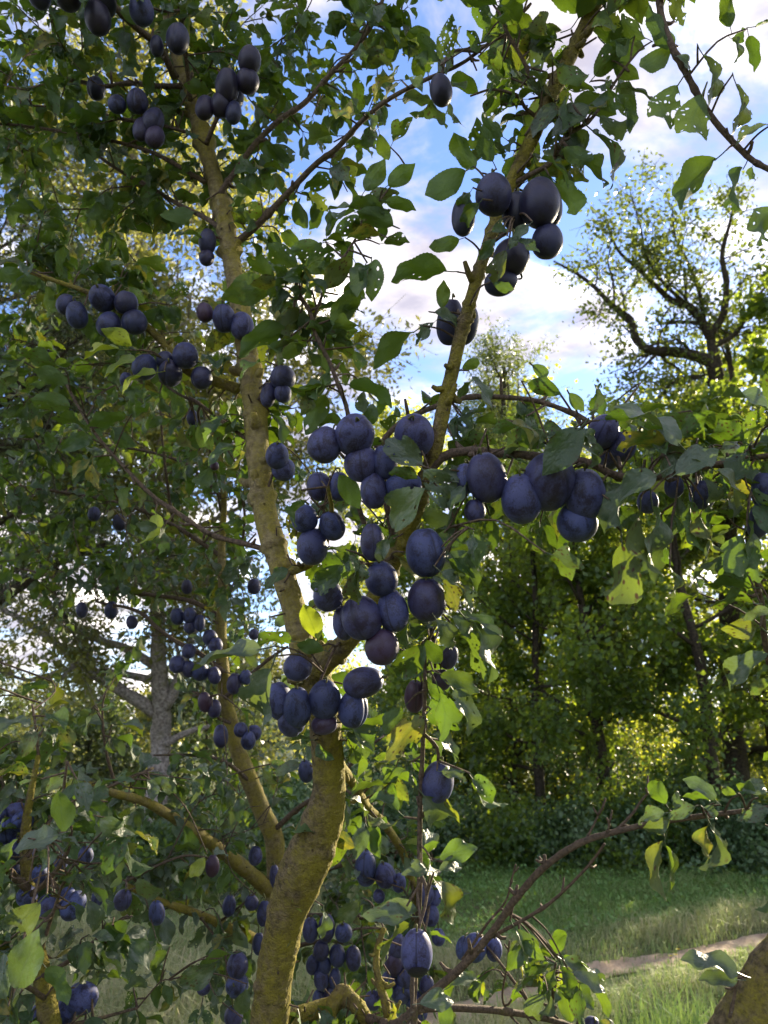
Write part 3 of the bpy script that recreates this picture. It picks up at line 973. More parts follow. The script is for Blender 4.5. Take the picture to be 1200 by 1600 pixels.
def plum_tree(key, label, base):
    TREES[key] = tag(empty('plum_tree', base), label, 'plum tree', 'plum trees of the orchard')


def wood(key, name, pts, w0, w1, d0, d1, mat, sides=10, rough=0.12, ground=False, widths=None, label=None, knots=(), stubs=()):
    """a limb of a plum tree through spots of the photograph; w = width there in its pixels, d = depth"""
    n = len(pts)
    rows = []
    cum = np.concatenate([[0], np.cumsum([math.dist(a[:2], b[:2]) for a, b in zip(pts[:-1], pts[1:])])])
    for k, p in enumerate(pts):
        t = cum[k] / cum[-1]
        d = p[2] if len(p) > 2 else d0 + (d1 - d0) * t
        w = widths[k] if widths else w0 + (w1 - w0) * t
        rows.append((*at(p[0], p[1], d), w * d / F / 2))
    S = spline(rows, 24 if sides > 40 else (12 if sides > 14 else (10 if max(w0, w1) > 14 else 6)))
    P, r = S[:, :3], np.maximum(S[:, 3], 0.0012)
    if ground:
        b = P[0]
        ex = [(b[0] + 0.00, b[1], -0.06, r[0] * 1.5), (b[0], b[1], b[2] * .35, r[0] * 1.12), (b[0], b[1], b[2] * .7, r[0] * 1.03)]
        E = spline(ex + [tuple(S[0])], 6)[:-1]
        P, r = np.vstack([E[:, :3], P]), np.concatenate([E[:, 3], r])
    if sides > 14:
        ln = np.concatenate([[0], np.cumsum(np.linalg.norm(np.diff(P, axis=0), axis=1))])
        r = r * np.array([1 + .022 * noise.noise(Vector((l * 120, 3, 1))) + .03 * noise.noise(Vector((l * 28, 8, 2))) for l in ln])
    # small swellings where spurs and old cuts sit
    rg = np.random.default_rng(int(abs(P[0][0] * 9999)) % 99991)
    if name != 'trunk':
        for q in range(max(1, len(P) // 9)):
            i = rg.integers(1, len(P) - 1)
            r[i] *= 1.25 if max(w0, w1) < 14 else 1.06
    tb = Tubes()
    tb.add(P, r, sides, rough, rg.integers(0, 50))
    for (px, py, rad) in knots:
        j = int(np.argmin([math.dist(proj(q)[:2], (px, py)) for q in P]))
        q = P[j]
        d = at(px, py, proj(q)[2]) - Vector(q)
        d = d.normalized() if d.length > 1e-4 else Vector((0, -1, 0))
        d = (d + Vector((0, -.6, 0))).normalized()
        tb.add([Vector(q) + d * r[j] * .5, Vector(q) + d * r[j] * 1.08], [rad, rad * .6], 10, .3, 3)
    for (ax, ay, bx, by, wa, wb, dd) in stubs:      # collars of old limbs, pruning scars
        q = spline([at(ax, ay, dd), at((ax + bx) / 2, (ay + by) / 2 + 1, dd - .004), at(bx, by, dd - .006)], 5)
        k_ = np.linspace(0, 1, len(q))
        tb.add(q, (wa + (wb - wa) * k_) * (1 - .35 * np.clip((k_ - .8) / .2, 0, 1)) * dd / F / 2, 24, .22, int(ax))
    # short broken spurs
    if name == 'branch' and max(w0, w1) < 24:
        for q in range(max(2, len(P) // 6)):
            i = rg.integers(2, len(P) - 1)
            d = Vector(rg.normal(size=3)).normalized()
            L = rg.uniform(.006, .02)
            tb.add([Vector(P[i]), Vector(P[i]) + d * (r[i] + L * .5), Vector(P[i]) + d * (r[i] + L) + Vector((0, 0, L * .3))], [r[i] * .45 + .001, r[i] * .35 + .001, r[i] * .22 + .0008], 6, .2, 1)
    o = link(name, tb.mesh(name, mat), TREES[key])
    if label:
        o['label'] = label
    step = 2
    for i in range(0, len(P), step):
        SK_P.append(tuple(P[i]))
        SK_T.append(key)
    for i in range(len(P)):
        px, py, d = proj(P[i])
        WOOD.append((px, py, d, r[i] * F / d))
    return P


t0 = ray_floor(at(402, 1640, 1.0))
plum_tree('A', 'main plum tree with a mossy olive trunk forking into two stems in the foreground', t0)
plum_tree('B', 'second plum tree with a thin mossy stem standing behind the main trunk on its left', ray_floor(at(430, 1345, 1.8)))
plum_tree('C', 'young plum tree with a thin mossy stem at the lower left corner', ray_floor(at(80, 1640, 1.02)))
plum_tree('D', 'thick mossy plum trunk leaning in at the lower right corner', ray_floor(at(1112, 1660, .86)))

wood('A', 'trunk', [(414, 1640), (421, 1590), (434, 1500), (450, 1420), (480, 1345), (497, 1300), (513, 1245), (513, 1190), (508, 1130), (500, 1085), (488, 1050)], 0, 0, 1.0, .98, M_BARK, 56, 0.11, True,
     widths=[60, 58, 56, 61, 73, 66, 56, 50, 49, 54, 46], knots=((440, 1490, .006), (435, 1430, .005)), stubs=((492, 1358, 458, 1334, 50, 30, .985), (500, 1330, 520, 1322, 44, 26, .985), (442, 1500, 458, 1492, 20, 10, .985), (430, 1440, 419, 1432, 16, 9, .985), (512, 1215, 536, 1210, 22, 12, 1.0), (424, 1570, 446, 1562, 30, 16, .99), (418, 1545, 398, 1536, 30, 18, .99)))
wood('A', 'branch', [(486, 1062, .985), (472, 1010, .99), (460, 955, 1.0), (437, 880, 1.02), (414, 800, 1.05), (404, 720, 1.08), (398, 640, 1.11), (387, 560, 1.14), (379, 500, 1.17), (364, 420, 1.2), (350, 340, 1.24), (332, 270, 1.27), (310, 190, 1.3), (290, 120, 1.33), (272, 70, 1.35), (262, 20, 1.37), (256, -40, 1.4)], 0, 0, 1, 1.4, M_BARKY, 26, 0.09,
     widths=[44, 40, 38, 37, 37, 36, 35, 33, 31, 28, 27, 26, 25, 24, 19, 15, 12], label='pale yellowish left stem', stubs=((440, 880, 462, 884, 26, 16, 1.01), (404, 724, 418, 716, 18, 9, 1.07), (398, 600, 412, 606, 14, 8, 1.12), (392, 606, 376, 607, 24, 17, 1.13), (364, 380, 376, 376, 16, 10, 1.22), (345, 350, 335, 352, 14, 8, 1.24)), knots=((407, 722, .006), (396, 610, .006), (400, 790, .006), (365, 420, .005), (300, 165, .006), (425, 850, .006)))
wood('A', 'branch', [(478, 1072, .985), (500, 1040, .97), (535, 1010, .95), (570, 965, .93), (608, 890, .90), (638, 825, .88), (660, 765, .87), (680, 700, .86), (697, 620, .86), (715, 545, .86), (735, 470, .86), (756, 400, .87), (790, 305, .88), (830, 220, .89), (870, 130, .9), (905, 60, .91), (942, -20, .92)], 0, 0, 1, 1, M_BARK, 20, 0.09,
     widths=[46, 38, 34, 32, 30, 28, 26, 24, 22, 21, 20, 19, 20, 22, 22, 22, 22], label='right stem rising to the upper right', knots=((702, 600, .004), (738, 505, .005), (690, 650, .004)))

A_BR = [
    ([(374, 608), (330, 594), (290, 577), (250, 530), (205, 492), (150, 462), (90, 440), (30, 420)], 17, 5, 1.14, 1.12),
    ([(345, 357), (320, 340), (280, 320), (230, 290), (180, 262), (110, 215), (40, 190)], 8, 3, 1.22, 1.5),
    ([(320, 285), (262, 250), (220, 232), (150, 215), (60, 200), (-30, 190)], 7, 4, 1.25, 1.35),
    ([(297, 208), (240, 193), (190, 185), (120, 170), (50, 165)], 6, 3, 1.28, 1.3),
    ([(275, 122), (247, 72), (215, 45), (180, 12), (150, -25), (110, -60)], 12, 8, 1.3, 1.12),
    ([(282, 135), (240, 134), (200, 130), (160, 135), (100, 125), (30, 140), (-30, 120)], 9, 4, 1.3, 1.5),
    ([(366, 382), (400, 354), (440, 312), (490, 260), (527, 231), (560, 195), (600, 160), (660, 127), (720, 100), (760, 70), (800, 40), (830, 5)], 11, 4, 1.22, 1.05),
    ([(343, 305), (352, 290), (370, 265), (402, 221), (440, 185), (477, 160), (520, 112), (560, 70), (590, 20), (606, -30)], 10, 6, 1.24, 1.22),
    ([(322, 226), (337, 190), (350, 163), (353, 110)], 8, 4, 1.26, 1.2),
    ([(297, 158), (293, 110), (285, 50), (290, 0)], 7, 4, 1.28, 1.2),
    ([(405, 625), (425, 590), (450, 530), (458, 490), (466, 430)], 8, 4, 1.1, 1.04),
    ([(455, 893), (484, 880), (508, 848), (518, 800), (512, 760)], 15, 6, .99, .9),
    ([(390, 690), (350, 660), (312, 632), (270, 610), (220, 570)], 6, 3, 1.1, 1.25),
    ([(420, 860), (385, 850), (330, 835), (275, 800), (233, 770), (190, 725), (153, 683), (125, 640), (103, 600)], 9, 4, 1.04, 1.2),
    ([(602, 905), (560, 790), (548, 720), (543, 645), (528, 600), (512, 560), (492, 520), (485, 490), (468, 460)], 9, 6, .92, .96),
    ([(487, 510), (500, 470), (520, 430), (545, 390), (570, 350), (605, 298), (640, 270)], 5, 2.5, .96, 1.0),
    ([(618, 860), (600, 760), (596, 700), (615, 670), (645, 650), (690, 632), (740, 620), (830, 625), (900, 648), (960, 680), (1060, 705), (1140, 700), (1220, 690)], 10, 6, .93, .92),
    ([(666, 745), (690, 715), (730, 705), (775, 708), (850, 714), (915, 722), (960, 742), (1010, 748), (1060, 738), (1110, 727), (1200, 712), (1290, 700)], 15, 8, .86, .80),
    ([(797, 290), (825, 275), (860, 255), (872, 235), (885, 212), (925, 185), (960, 130), (985, 95)], 9, 4, .88, .85),
    ([(858, 160), (835, 130), (815, 90), (792, 50), (780, 20)], 8, 4, .9, .88),
    ([(848, 190), (822, 170), (808, 150), (770, 140), (735, 150)], 7, 3, .9, .88),
    ([(942, -20, .92), (985, -75, .88), (1028, -30, .84), (1032, 20, .82), (1050, 72, .8), (1075, 120, .8), (1110, 180, .8), (1160, 237, .79), (1200, 264, .78), (1280, 300, .77)], 12, 8, .9, .77),
    ([(648, 1640), (646, 1560), (650, 1480), (655, 1400), (656, 1280), (660, 1180), (664, 1080), (664, 1000), (672, 940)], 11, 5, .88, .84),
    ([(430, 1620, 1.0), (462, 1590, 1.04), (500, 1577, 1.06), (530, 1565, 1.07), (548, 1563, 1.06), (570, 1590, 1.05), (610, 1640, 1.04)], 30, 20, 1.0, 1.04),
    ([(548, 1563, 1.06), (535, 1550, 1.07), (515, 1585, 1.05), (512, 1640, 1.03)], 24, 20, 1.06, 1.04),
    ([(612, 1640), (603, 1570), (592, 1535), (588, 1490), (600, 1450)], 17, 8, 1.02, 1.1),
    ([(570, 1590, 1.05), (620, 1600, 1.0), (662, 1562, .98), (720, 1512, .96), (770, 1455, .95), (803, 1408, .94), (850, 1355, .92), (905, 1318, .90), (960, 1300, .89), (1030, 1285, .87), (1100, 1275, .86), (1200, 1262, .85), (1290, 1250, .84)], 14, 6, 1.0, .84),
    ([(768, 1464), (830, 1430), (870, 1402), (920, 1352), (945, 1318)], 6, 4, .955, .92),
    ([(722, 1500), (760, 1445), (790, 1408), (800, 1372), (806, 1350)], 5, 2.5, 1.0, 1.02),
    ([(620, 1600), (660, 1577), (740, 1576), (800, 1582), (860, 1593), (920, 1615)], 12, 9, 1.02, 1.15),
    ([(845, 1592), (862, 1570), (864, 1535), (868, 1505)], 6, 4, 1.13, 1.1),
    ([(525, 1185, 1.0), (555, 1230, 1.1), (575, 1262, 1.2), (601, 1288, 1.3), (630, 1335, 1.38), (647, 1390, 1.42), (648, 1440, 1.45)], 16, 9, 1.0, 1.45),
    ([(800, 1590), (785, 1560), (792, 1510), (796, 1470)], 4, 2, 1.12, 1.08),
    ([(960, 1300), (985, 1275), (1003, 1250), (1016, 1236)], 5, 3, .89, .9),
    ([(915, 1313), (928, 1288), (938, 1266)], 4, 2.5, .9, .9), ([(1160, 237), (1142, 220), (1135, 200)], 3, 2, .79, .79),
    ([(848, 1356), (851, 1345), (851, 1336)], 7, 5, .92, .92), ([(948, 1300), (952, 1290), (948, 1278)], 4, 3, .89, .89),
]
for k, b in enumerate(A_BR):
    mossy = k in (0, 11, 22, 23, 24, 25, 31)
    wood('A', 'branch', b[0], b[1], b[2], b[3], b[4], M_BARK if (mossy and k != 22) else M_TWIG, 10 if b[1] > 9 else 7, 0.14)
# tree B
wood('B', 'trunk', [(432, 1360), (428, 1310), (412, 1272), (391, 1222), (371, 1170), (356, 1110), (350, 1060), (345, 1000), (348, 930), (346, 860), (350, 780), (344, 700), (350, 620)], 0, 0, 1.8, 1.85, M_BARKY, 14, .1, True,
     widths=[30, 29, 28, 27, 25, 23, 21, 18, 15, 12, 9, 7, 5])
for b in [
    ([(430, 1400), (385, 1360), (340, 1325), (290, 1290), (230, 1254), (180, 1240), (130, 1222)], 26, 9, 1.8, 1.4),
    ([(430, 1490), (395, 1466), (350, 1446), (300, 1425), (250, 1408), (200, 1385)], 18, 8, 1.7, 1.4),
    ([(347, 965), (300, 940), (240, 930), (190, 925), (120, 910), (40, 890)], 8, 4, 1.83, 1.95),
    ([(347, 870), (310, 845), (260, 815), (200, 790), (100, 770), (0, 755)], 8, 4, 1.84, 1.95),
    ([(350, 1050), (310, 1020), (280, 1005), (250, 985), (215, 955), (150, 940)], 9, 4, 1.8, 1.85),
    ([(348, 780), (320, 750), (280, 720), (200, 700), (90, 690)], 6, 3, 1.84, 1.9),
    ([(347, 900), (375, 860), (382, 800), (370, 740)], 6, 3, 1.84, 1.8),
    ([(270, 815), (262, 760), (255, 700), (250, 630)], 5, 3, 1.88, 1.8), ([(345, 800), (335, 740), (325, 690), (318, 640)], 4, 3, 1.84, 1.7),
    ([(352, 1090), (385, 1060), (420, 1030), (450, 1010)], 8, 4, 1.8, 1.75),
    ([(425, 1300), (470, 1260), (520, 1230), (560, 1180), (600, 1150)], 9, 4, 1.8, 1.7),
    ([(430, 1345), (480, 1360), (540, 1350), (600, 1330), (660, 1340), (710, 1350)], 10, 4, 1.8, 1.6),
    ([(430, 1420), (480, 1430), (530, 1430), (590, 1440), (650, 1460)], 9, 4, 1.8, 1.6),
    ([(432, 1500), (460, 1480), (510, 1470), (540, 1475)], 9, 4, 1.8, 1.7),
    ([(360, 1130), (340, 1120), (320, 1090), (300, 1080)], 6, 3, 1.8, 1.75),
    ([(390, 1220), (350, 1190), (300, 1180), (240, 1180)], 7, 3, 1.8, 1.6),
]:
    wood('B', 'branch', *b, M_TWIG if b[1] < 15 else M_BARKY, 8, .14)
# tree C
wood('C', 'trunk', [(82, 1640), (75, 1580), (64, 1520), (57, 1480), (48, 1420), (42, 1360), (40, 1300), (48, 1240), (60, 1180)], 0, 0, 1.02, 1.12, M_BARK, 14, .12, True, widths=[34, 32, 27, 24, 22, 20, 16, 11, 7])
for b in [
    ([(44, 1390), (20, 1368), (-10, 1345), (-60, 1310)], 13, 9, 1.05, 1.0),
    ([(46, 1400), (80, 1370), (105, 1330), (110, 1290), (100, 1240), (105, 1190)], 9, 4, 1.05, 1.02),
    ([(60, 1500), (75, 1450), (88, 1412), (100, 1380), (140, 1350)], 7, 4, .98, .95),
    ([(42, 1340), (70, 1290), (130, 1250), (180, 1225), (240, 1200)], 8, 4, 1.08, 1.25),
    ([(70, 1560), (40, 1540), (0, 1520), (-40, 1490)], 8, 5, 1.0, .9),
    ([(40, 1300), (10, 1240), (-10, 1180), (-20, 1120)], 8, 4, 1.12, 1.2),
    ([(66, 1525), (110, 1500), (160, 1460), (200, 1430)], 7, 4, 1.0, 1.1),
    ([(60, 1180), (55, 1130), (50, 1100)], 5, 3, 1.12, 1.15),
    ([(180, 1225), (165, 1170), (160, 1110), (165, 1080)], 5, 3, 1.25, 1.25),
    ([(78, 1610), (120, 1600), (160, 1590), (215, 1575)], 8, 4, 1.02, 1.1),
]:
    wood('C', 'branch', *b, M_TWIG, 8, .14)
# tree D
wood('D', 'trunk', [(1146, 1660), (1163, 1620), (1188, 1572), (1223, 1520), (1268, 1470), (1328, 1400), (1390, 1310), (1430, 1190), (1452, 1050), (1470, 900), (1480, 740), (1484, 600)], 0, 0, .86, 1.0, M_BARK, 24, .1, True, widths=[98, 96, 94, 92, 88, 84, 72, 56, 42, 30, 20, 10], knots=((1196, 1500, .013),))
wood('D', 'branch', [(1255, 1450), (1220, 1300), (1230, 1150), (1240, 1050), (1215, 1000)], 26, 8, .88, .84, M_TWIG, 9, .12)
wood('D', 'branch', [(1232, 1150), (1205, 1050), (1195, 1000), (1190, 940), (1180, 900), (1175, 830)], 12, 5, .87, .84, M_TWIG, 8, .12)
wood('D', 'branch', [(1140, 1590), (1150, 1545), (1153, 1530)], 6, 4, .83, .83, M_TWIG, 6, .12)

# ------------------------------------------------------------------ plums
WORDS_R = {1: 'single'}
ORD = ['first', 'second', 'third', 'fourth', 'fifth', 'sixth', 'seventh', 'eighth', 'ninth', 'tenth', 'eleventh', 'twelfth', 'thirteenth']
NUM = ['no', 'one', 'two', 'three', 'four', 'five', 'six', 'seven', 'eight', 'nine', 'ten', 'eleven', 'twelve', 'thirteen']
# where | bloom 0-1 | base depth | plums: (x, y, w, h, tilt degrees, [purple])
CL = [
    ('at the top left corner', .1, 1.13, [(153, 27, 40, 54, 5), (160, 0, 42, 36, 0), (106, -4, 40, 40, 0), (60, -9, 36, 34, 0)]),
    ('above the forked top twig', .5, 1.15, [(221, 16, 38, 46, 0)]),
    ('at the top of the left stem', .1, 1.16, [(278, 60, 37, 50, 0), (245, 72, 22, 32, 0)]),
    ('right of the left stem top', .1, 1.17, [(390, 94, 37, 44, 0), (355, 135, 38, 54, 15), (387, 126, 37, 40, 0), (364, 150, 34, 48, 10), (345, 164, 32, 40, 10), (365, 176, 26, 38, 0), (320, 168, 30, 42, 0)]),
    ('left of the left stem top', .35, 1.22, [(215, 158, 34, 38, 0), (239, 190, 34, 46, 15, .2), (242, 214, 30, 36, 20, .6), (183, 163, 28, 28, 0), (221, 202, 26, 42, 0, .3)]),
    ('in shade near the left edge top', .1, 1.35, [(150, 138, 28, 36, 0)]),
    ('touching the left stem middle', .3, 1.2, [(324, 378, 28, 42, 0), (323, 402, 24, 28, 0, .3)]),
    ('on the mossy side branch end', .35, 1.1, [(197, 473, 37, 38, 20), (160, 466, 40, 36, 0), (210, 503, 40, 40, 0), (170, 507, 38, 42, 20), (120, 492, 33, 44, -5), (104, 476, 32, 34, 0)]),
    ('on the mossy side branch middle', .45, 1.1, [(290, 555, 40, 42, 0), (315, 590, 34, 37, 0), (266, 583, 38, 36, 0), (226, 573, 40, 42, 10), (258, 563, 28, 30, 0), (197, 593, 20, 24, 0)]),
    ('against the left stem by yellow leaves', .5, 1.12, [(350, 497, 37, 46, 5), (378, 509, 38, 46, -5), (320, 488, 27, 32, -10, .9)]),
    ('in shade below the mossy side branch', .3, 1.25, [(301, 653, 19, 26, 0)]),
    ('shrivelled small left of the left stem', .4, 1.25, [(335, 728, 14, 15, 0, 1.0)]),
    ('under a spur of the left stem', .4, 1.06, [(442, 590, 41, 40, 0), (442, 614, 28, 32, 0), (419, 617, 25, 42, 5)]),
    ('pressed against the left stem', .6, 1.04, [(433, 712, 38, 36, 0), (443, 733, 37, 38, 20)]),
    ('in the big bunch below the thin shoot', .62, .84, [(554, 679, 64, 58, 0), (508, 695, 56, 60, 25), (565, 724, 58, 60, 0), (601, 722, 42, 56, 0), (647, 680, 64, 52, 0), (631, 760, 60, 48, 0), (584, 766, 44, 60, 0)]),
    ('in the pair below the big bunch', .55, .95, [(499, 760, 42, 47, 0), (530, 760, 36, 48, 0)]),
    ('in the trio on the curved spur', .55, .93, [(488, 854, 50, 60, 0), (519, 821, 40, 50, -15), (476, 810, 42, 46, 0)]),
    ('right of the right stem', .6, .79, [(760, 746, 65, 82, -12), (727, 748, 40, 50, 0), (742, 798, 34, 38, 0)]),
    ('under the right branch', .6, .78, [(914, 773, 64, 86, -8), (858, 752, 84, 68, 0), (815, 779, 66, 82, 0), (902, 815, 66, 66, 0)]),
    ('among leaves above the right branch', .5, .86, [(943, 674, 50, 46, 0), (972, 698, 44, 40, 0), (950, 712, 44, 40, 0)]),
    ('below drooping leaves on the right branch', .5, .86, [(1097, 773, 40, 48, 0), (1053, 760, 30, 38, 0), (1012, 784, 34, 38, 0)]),
    ('cut by the right edge', .45, .8, [(1194, 766, 40, 62, 0), (1187, 812, 36, 62, 0)]),
    ('high on the right stem', .1, .80, [(771, 304, 58, 66, 0), (843, 317, 64, 80, 0), (799, 402, 58, 60, 0), (855, 377, 50, 56, 0), (783, 441, 54, 42, 0), (806, 330, 44, 64, 0), (860, 320, 36, 68, 0), (724, 338, 38, 66, 0)]),
    ('behind the right stem', .1, .92, [(703, 503, 42, 74, 10), (730, 508, 36, 62, 10)]),
    ('alone on the twig against the blue sky', .1, 1.02, [(689, 141, 37, 54, 0)]),
    ('in the central bunch', .5, .78, [(665, 863, 64, 80, 0), (667, 937, 62, 70, 0), (565, 965, 66, 72, -20), (596, 904, 54, 56, 0), (614, 954, 50, 68, -10), (582, 847, 40, 62, 0), (597, 1010, 54, 60, 0, .7), (537, 973, 36, 58, 0), (513, 930, 48, 44, 0, .2)]),
    ('right of the bare upright shoot', .3, .86, [(702, 1027, 27, 40, 15, .3), (648, 1088, 34, 56, 0, .9), (690, 1062, 32, 34, 0, .6)]),
    ('clustered round the trunk fork', .62, .89, [(507, 1093, 52, 66, 0), (465, 1105, 46, 66, 0), (552, 1108, 48, 60, 5), (437, 1095, 46, 62, -15), (568, 1066, 50, 66, 80, .25), (455, 1128, 44, 40, 0), (507, 1132, 42, 32, 0, .7), (465, 1042, 46, 44, 0)]),
    ('far behind the left stem', .35, 1.85, [(187, 816, 21, 28, 0), (147, 803, 20, 24, 0)]),
    ('dangling above the pale trunk branches', .35, 1.85, [(174, 953, 22, 30, 0), (128, 953, 18, 26, 0), (206, 972, 18, 22, 0)]),
    ('right of the pale trunk', .4, 1.75, [(277, 963, 22, 28, 0), (297, 962, 22, 28, 0), (312, 973, 18, 27, 0), (297, 979, 20, 22, 0)]),
    ('left of the second stem top', .4, 1.75, [(313, 1049, 28, 26, 0), (277, 1038, 26, 28, 0), (295, 1045, 22, 28, 0), (335, 1055, 21, 29, 0), (295, 1017, 22, 24, 0), (337, 1008, 23, 25, 0), (328, 996, 24, 26, 0)]),
    ('beside a leafy tuft left of the second stem', .35, 1.75, [(320, 1097, 22, 34, 0, .9), (335, 1107, 22, 30, 0, .3)]),
    ('around the second stem middle', .45, 1.72, [(345, 1150, 24, 37, 0), (388, 1157, 24, 30, 0), (376, 1140, 22, 24, 0), (397, 1145, 24, 25, 0), (366, 1068, 24, 34, 0), (384, 1058, 20, 25, 0)]),
    ('between the two leftmost stems', .4, 1.75, [(397, 991, 17, 18, 0), (397, 916, 22, 26, 0), (292, 917, 18, 24, 0)]),
    ('beside the trunk below the fork', .4, 1.3, [(478, 1205, 25, 38, 0)]),
    ('hanging against the bare shoot', .55, .86, [(684, 1222, 52, 66, 10)]),
    ('in the group right of the trunk', .75, 1.45, [(571, 1352, 34, 48, 0), (602, 1368, 34, 40, 0), (572, 1368, 32, 30, 0), (624, 1379, 22, 30, 0), (592, 1400, 19, 22, 0)]),
    ('on the twig behind the bare shoot', .75, 1.4, [(664, 1397, 28, 38, 0), (678, 1400, 24, 32, 0), (673, 1430, 28, 33, 0), (685, 1464, 22, 26, 0)]),
    ('low on the bare shoot with a dark scarred end', .85, .80, [(651, 1488, 52, 72, 0)]),
    ('in the low bunch behind the scarred plum', .6, 1.3, [(615, 1505, 30, 42, 0, .7), (620, 1477, 26, 40, 0), (627, 1550, 34, 32, 0), (608, 1533, 26, 28, 0), (633, 1528, 26, 32, 0), (583, 1563, 28, 28, 0), (647, 1563, 28, 30, 0), (667, 1540, 24, 32, 0), (657, 1582, 22, 26, 0)]),
    ('hanging right of the trunk base', .55, 1.5, [(485, 1453, 25, 40, 0), (510, 1450, 28, 42, 0), (502, 1485, 25, 33, 0), (527, 1493, 26, 34, 0), (552, 1497, 25, 40, 0, .3), (502, 1530, 24, 34, 0), (523, 1528, 19, 30, 0), (507, 1508, 22, 28, 0), (488, 1507, 20, 34, 0), (498, 1560, 20, 28, 0), (537, 1457, 28, 28, 0), (517, 1553, 22, 30, 0)]),
    ('behind the bare lower right branch', .9, 1.25, [(742, 1480, 38, 46, 0), (724, 1481, 24, 42, 10), (772, 1483, 26, 38, 0)]),
    ('left of the trunk in dim leaves', .55, 1.55, [(413, 1427, 24, 38, 0), (430, 1370, 18, 38, 0), (405, 1475, 22, 34, 0), (399, 1337, 22, 30, 0), (358, 1415, 22, 34, 0), (393, 1410, 22, 26, 0)]),
    ('in the bunch at the left edge', 1.0, 1.12, [(35, 1283, 33, 27, 0), (25, 1268, 40, 26, 0), (10, 1297, 34, 40, 0), (0, 1273, 22, 26, 0), (32, 1327, 42, 38, 0), (2, 1331, 28, 40, 0), (18, 1360, 32, 36, 0), (-2, 1374, 22, 30, 0)]),
    ('above the big corner leaves', 1.0, 1.06, [(72, 1422, 36, 48, 0), (115, 1415, 36, 50, 28), (42, 1400, 32, 30, 0), (103, 1405, 30, 38, 25), (134, 1336, 24, 28, 0), (95, 1345, 22, 28, 0), (63, 1366, 26, 30, 0)]),
    ('dangling above the pale dry grass', .6, 1.3, [(245, 1426, 26, 40, 0), (192, 1406, 28, 36, 20), (152, 1403, 18, 28, 0)]),
    ('reddish below the thick left branch', .3, 1.4, [(332, 1353, 22, 35, 0, .9)]),
    ('left of the trunk base', .6, 1.45, [(371, 1508, 34, 38, 0), (370, 1540, 36, 30, 0), (365, 1588, 30, 32, 0), (318, 1543, 22, 22, 0)]),
    ('by the thin lower left stem', 1.0, 1.08, [(128, 1559, 46, 50, -75), (102, 1582, 36, 44, 0), (58, 1585, 24, 30, 0)]),
    ('at the bottom edge under the low right leaves', .5, 1.1, [(925, 1602, 26, 24, 0)]),
]


def plum_mesh(name, seed, groove, scar=False):
    rg = np.random.default_rng(seed)
    nu, nv = 40, 22
    V = []
    ph = np.linspace(0, math.pi, nv)
    for p in ph:
        for a in np.linspace(0, 2 * math.pi, nu, endpoint=False):
            z = math.cos(p)
            s = math.sin(p)
            dip = 0.10 * math.exp(-(p / 0.28) ** 2) + 0.03 * math.exp(-((math.pi - p) / 0.22) ** 2)
            da = (a + math.pi) % (2 * math.pi) - math.pi
            gr = groove * math.exp(-(da / 0.13) ** 2) * s ** 0.5
            gr += groove * .3 * math.exp(-(da / 0.5) ** 2) * s
            b = 1 + 0.018 * noise.noise(Vector((math.cos(a) * s + seed * 3, math.sin(a) * s, z)))
            egg = 1 - 0.055 * z
            r = s * (1 - gr) * b * egg
            V.append((r * math.cos(a), r * math.sin(a) * .96, (z - math.copysign(dip, z)) * b))
    F_ = []
    for i in range(nv - 1):
        for j in range(nu):
            a, b = i * nu + j, i * nu + (j + 1) % nu
            F_.append((a, a + nu, b + nu, b))
    return np_mesh(name, np.array(V) * .5, F_, M_PLUM)


PLUM_ME = [plum_mesh('plum', 1, .10), plum_mesh('plum', 2, .05), plum_mesh('plum', 3, .08), plum_mesh('plum', 4, .13), plum_mesh('plum', 5, .065)]
PLUM_OBJ = []
ANCH = []


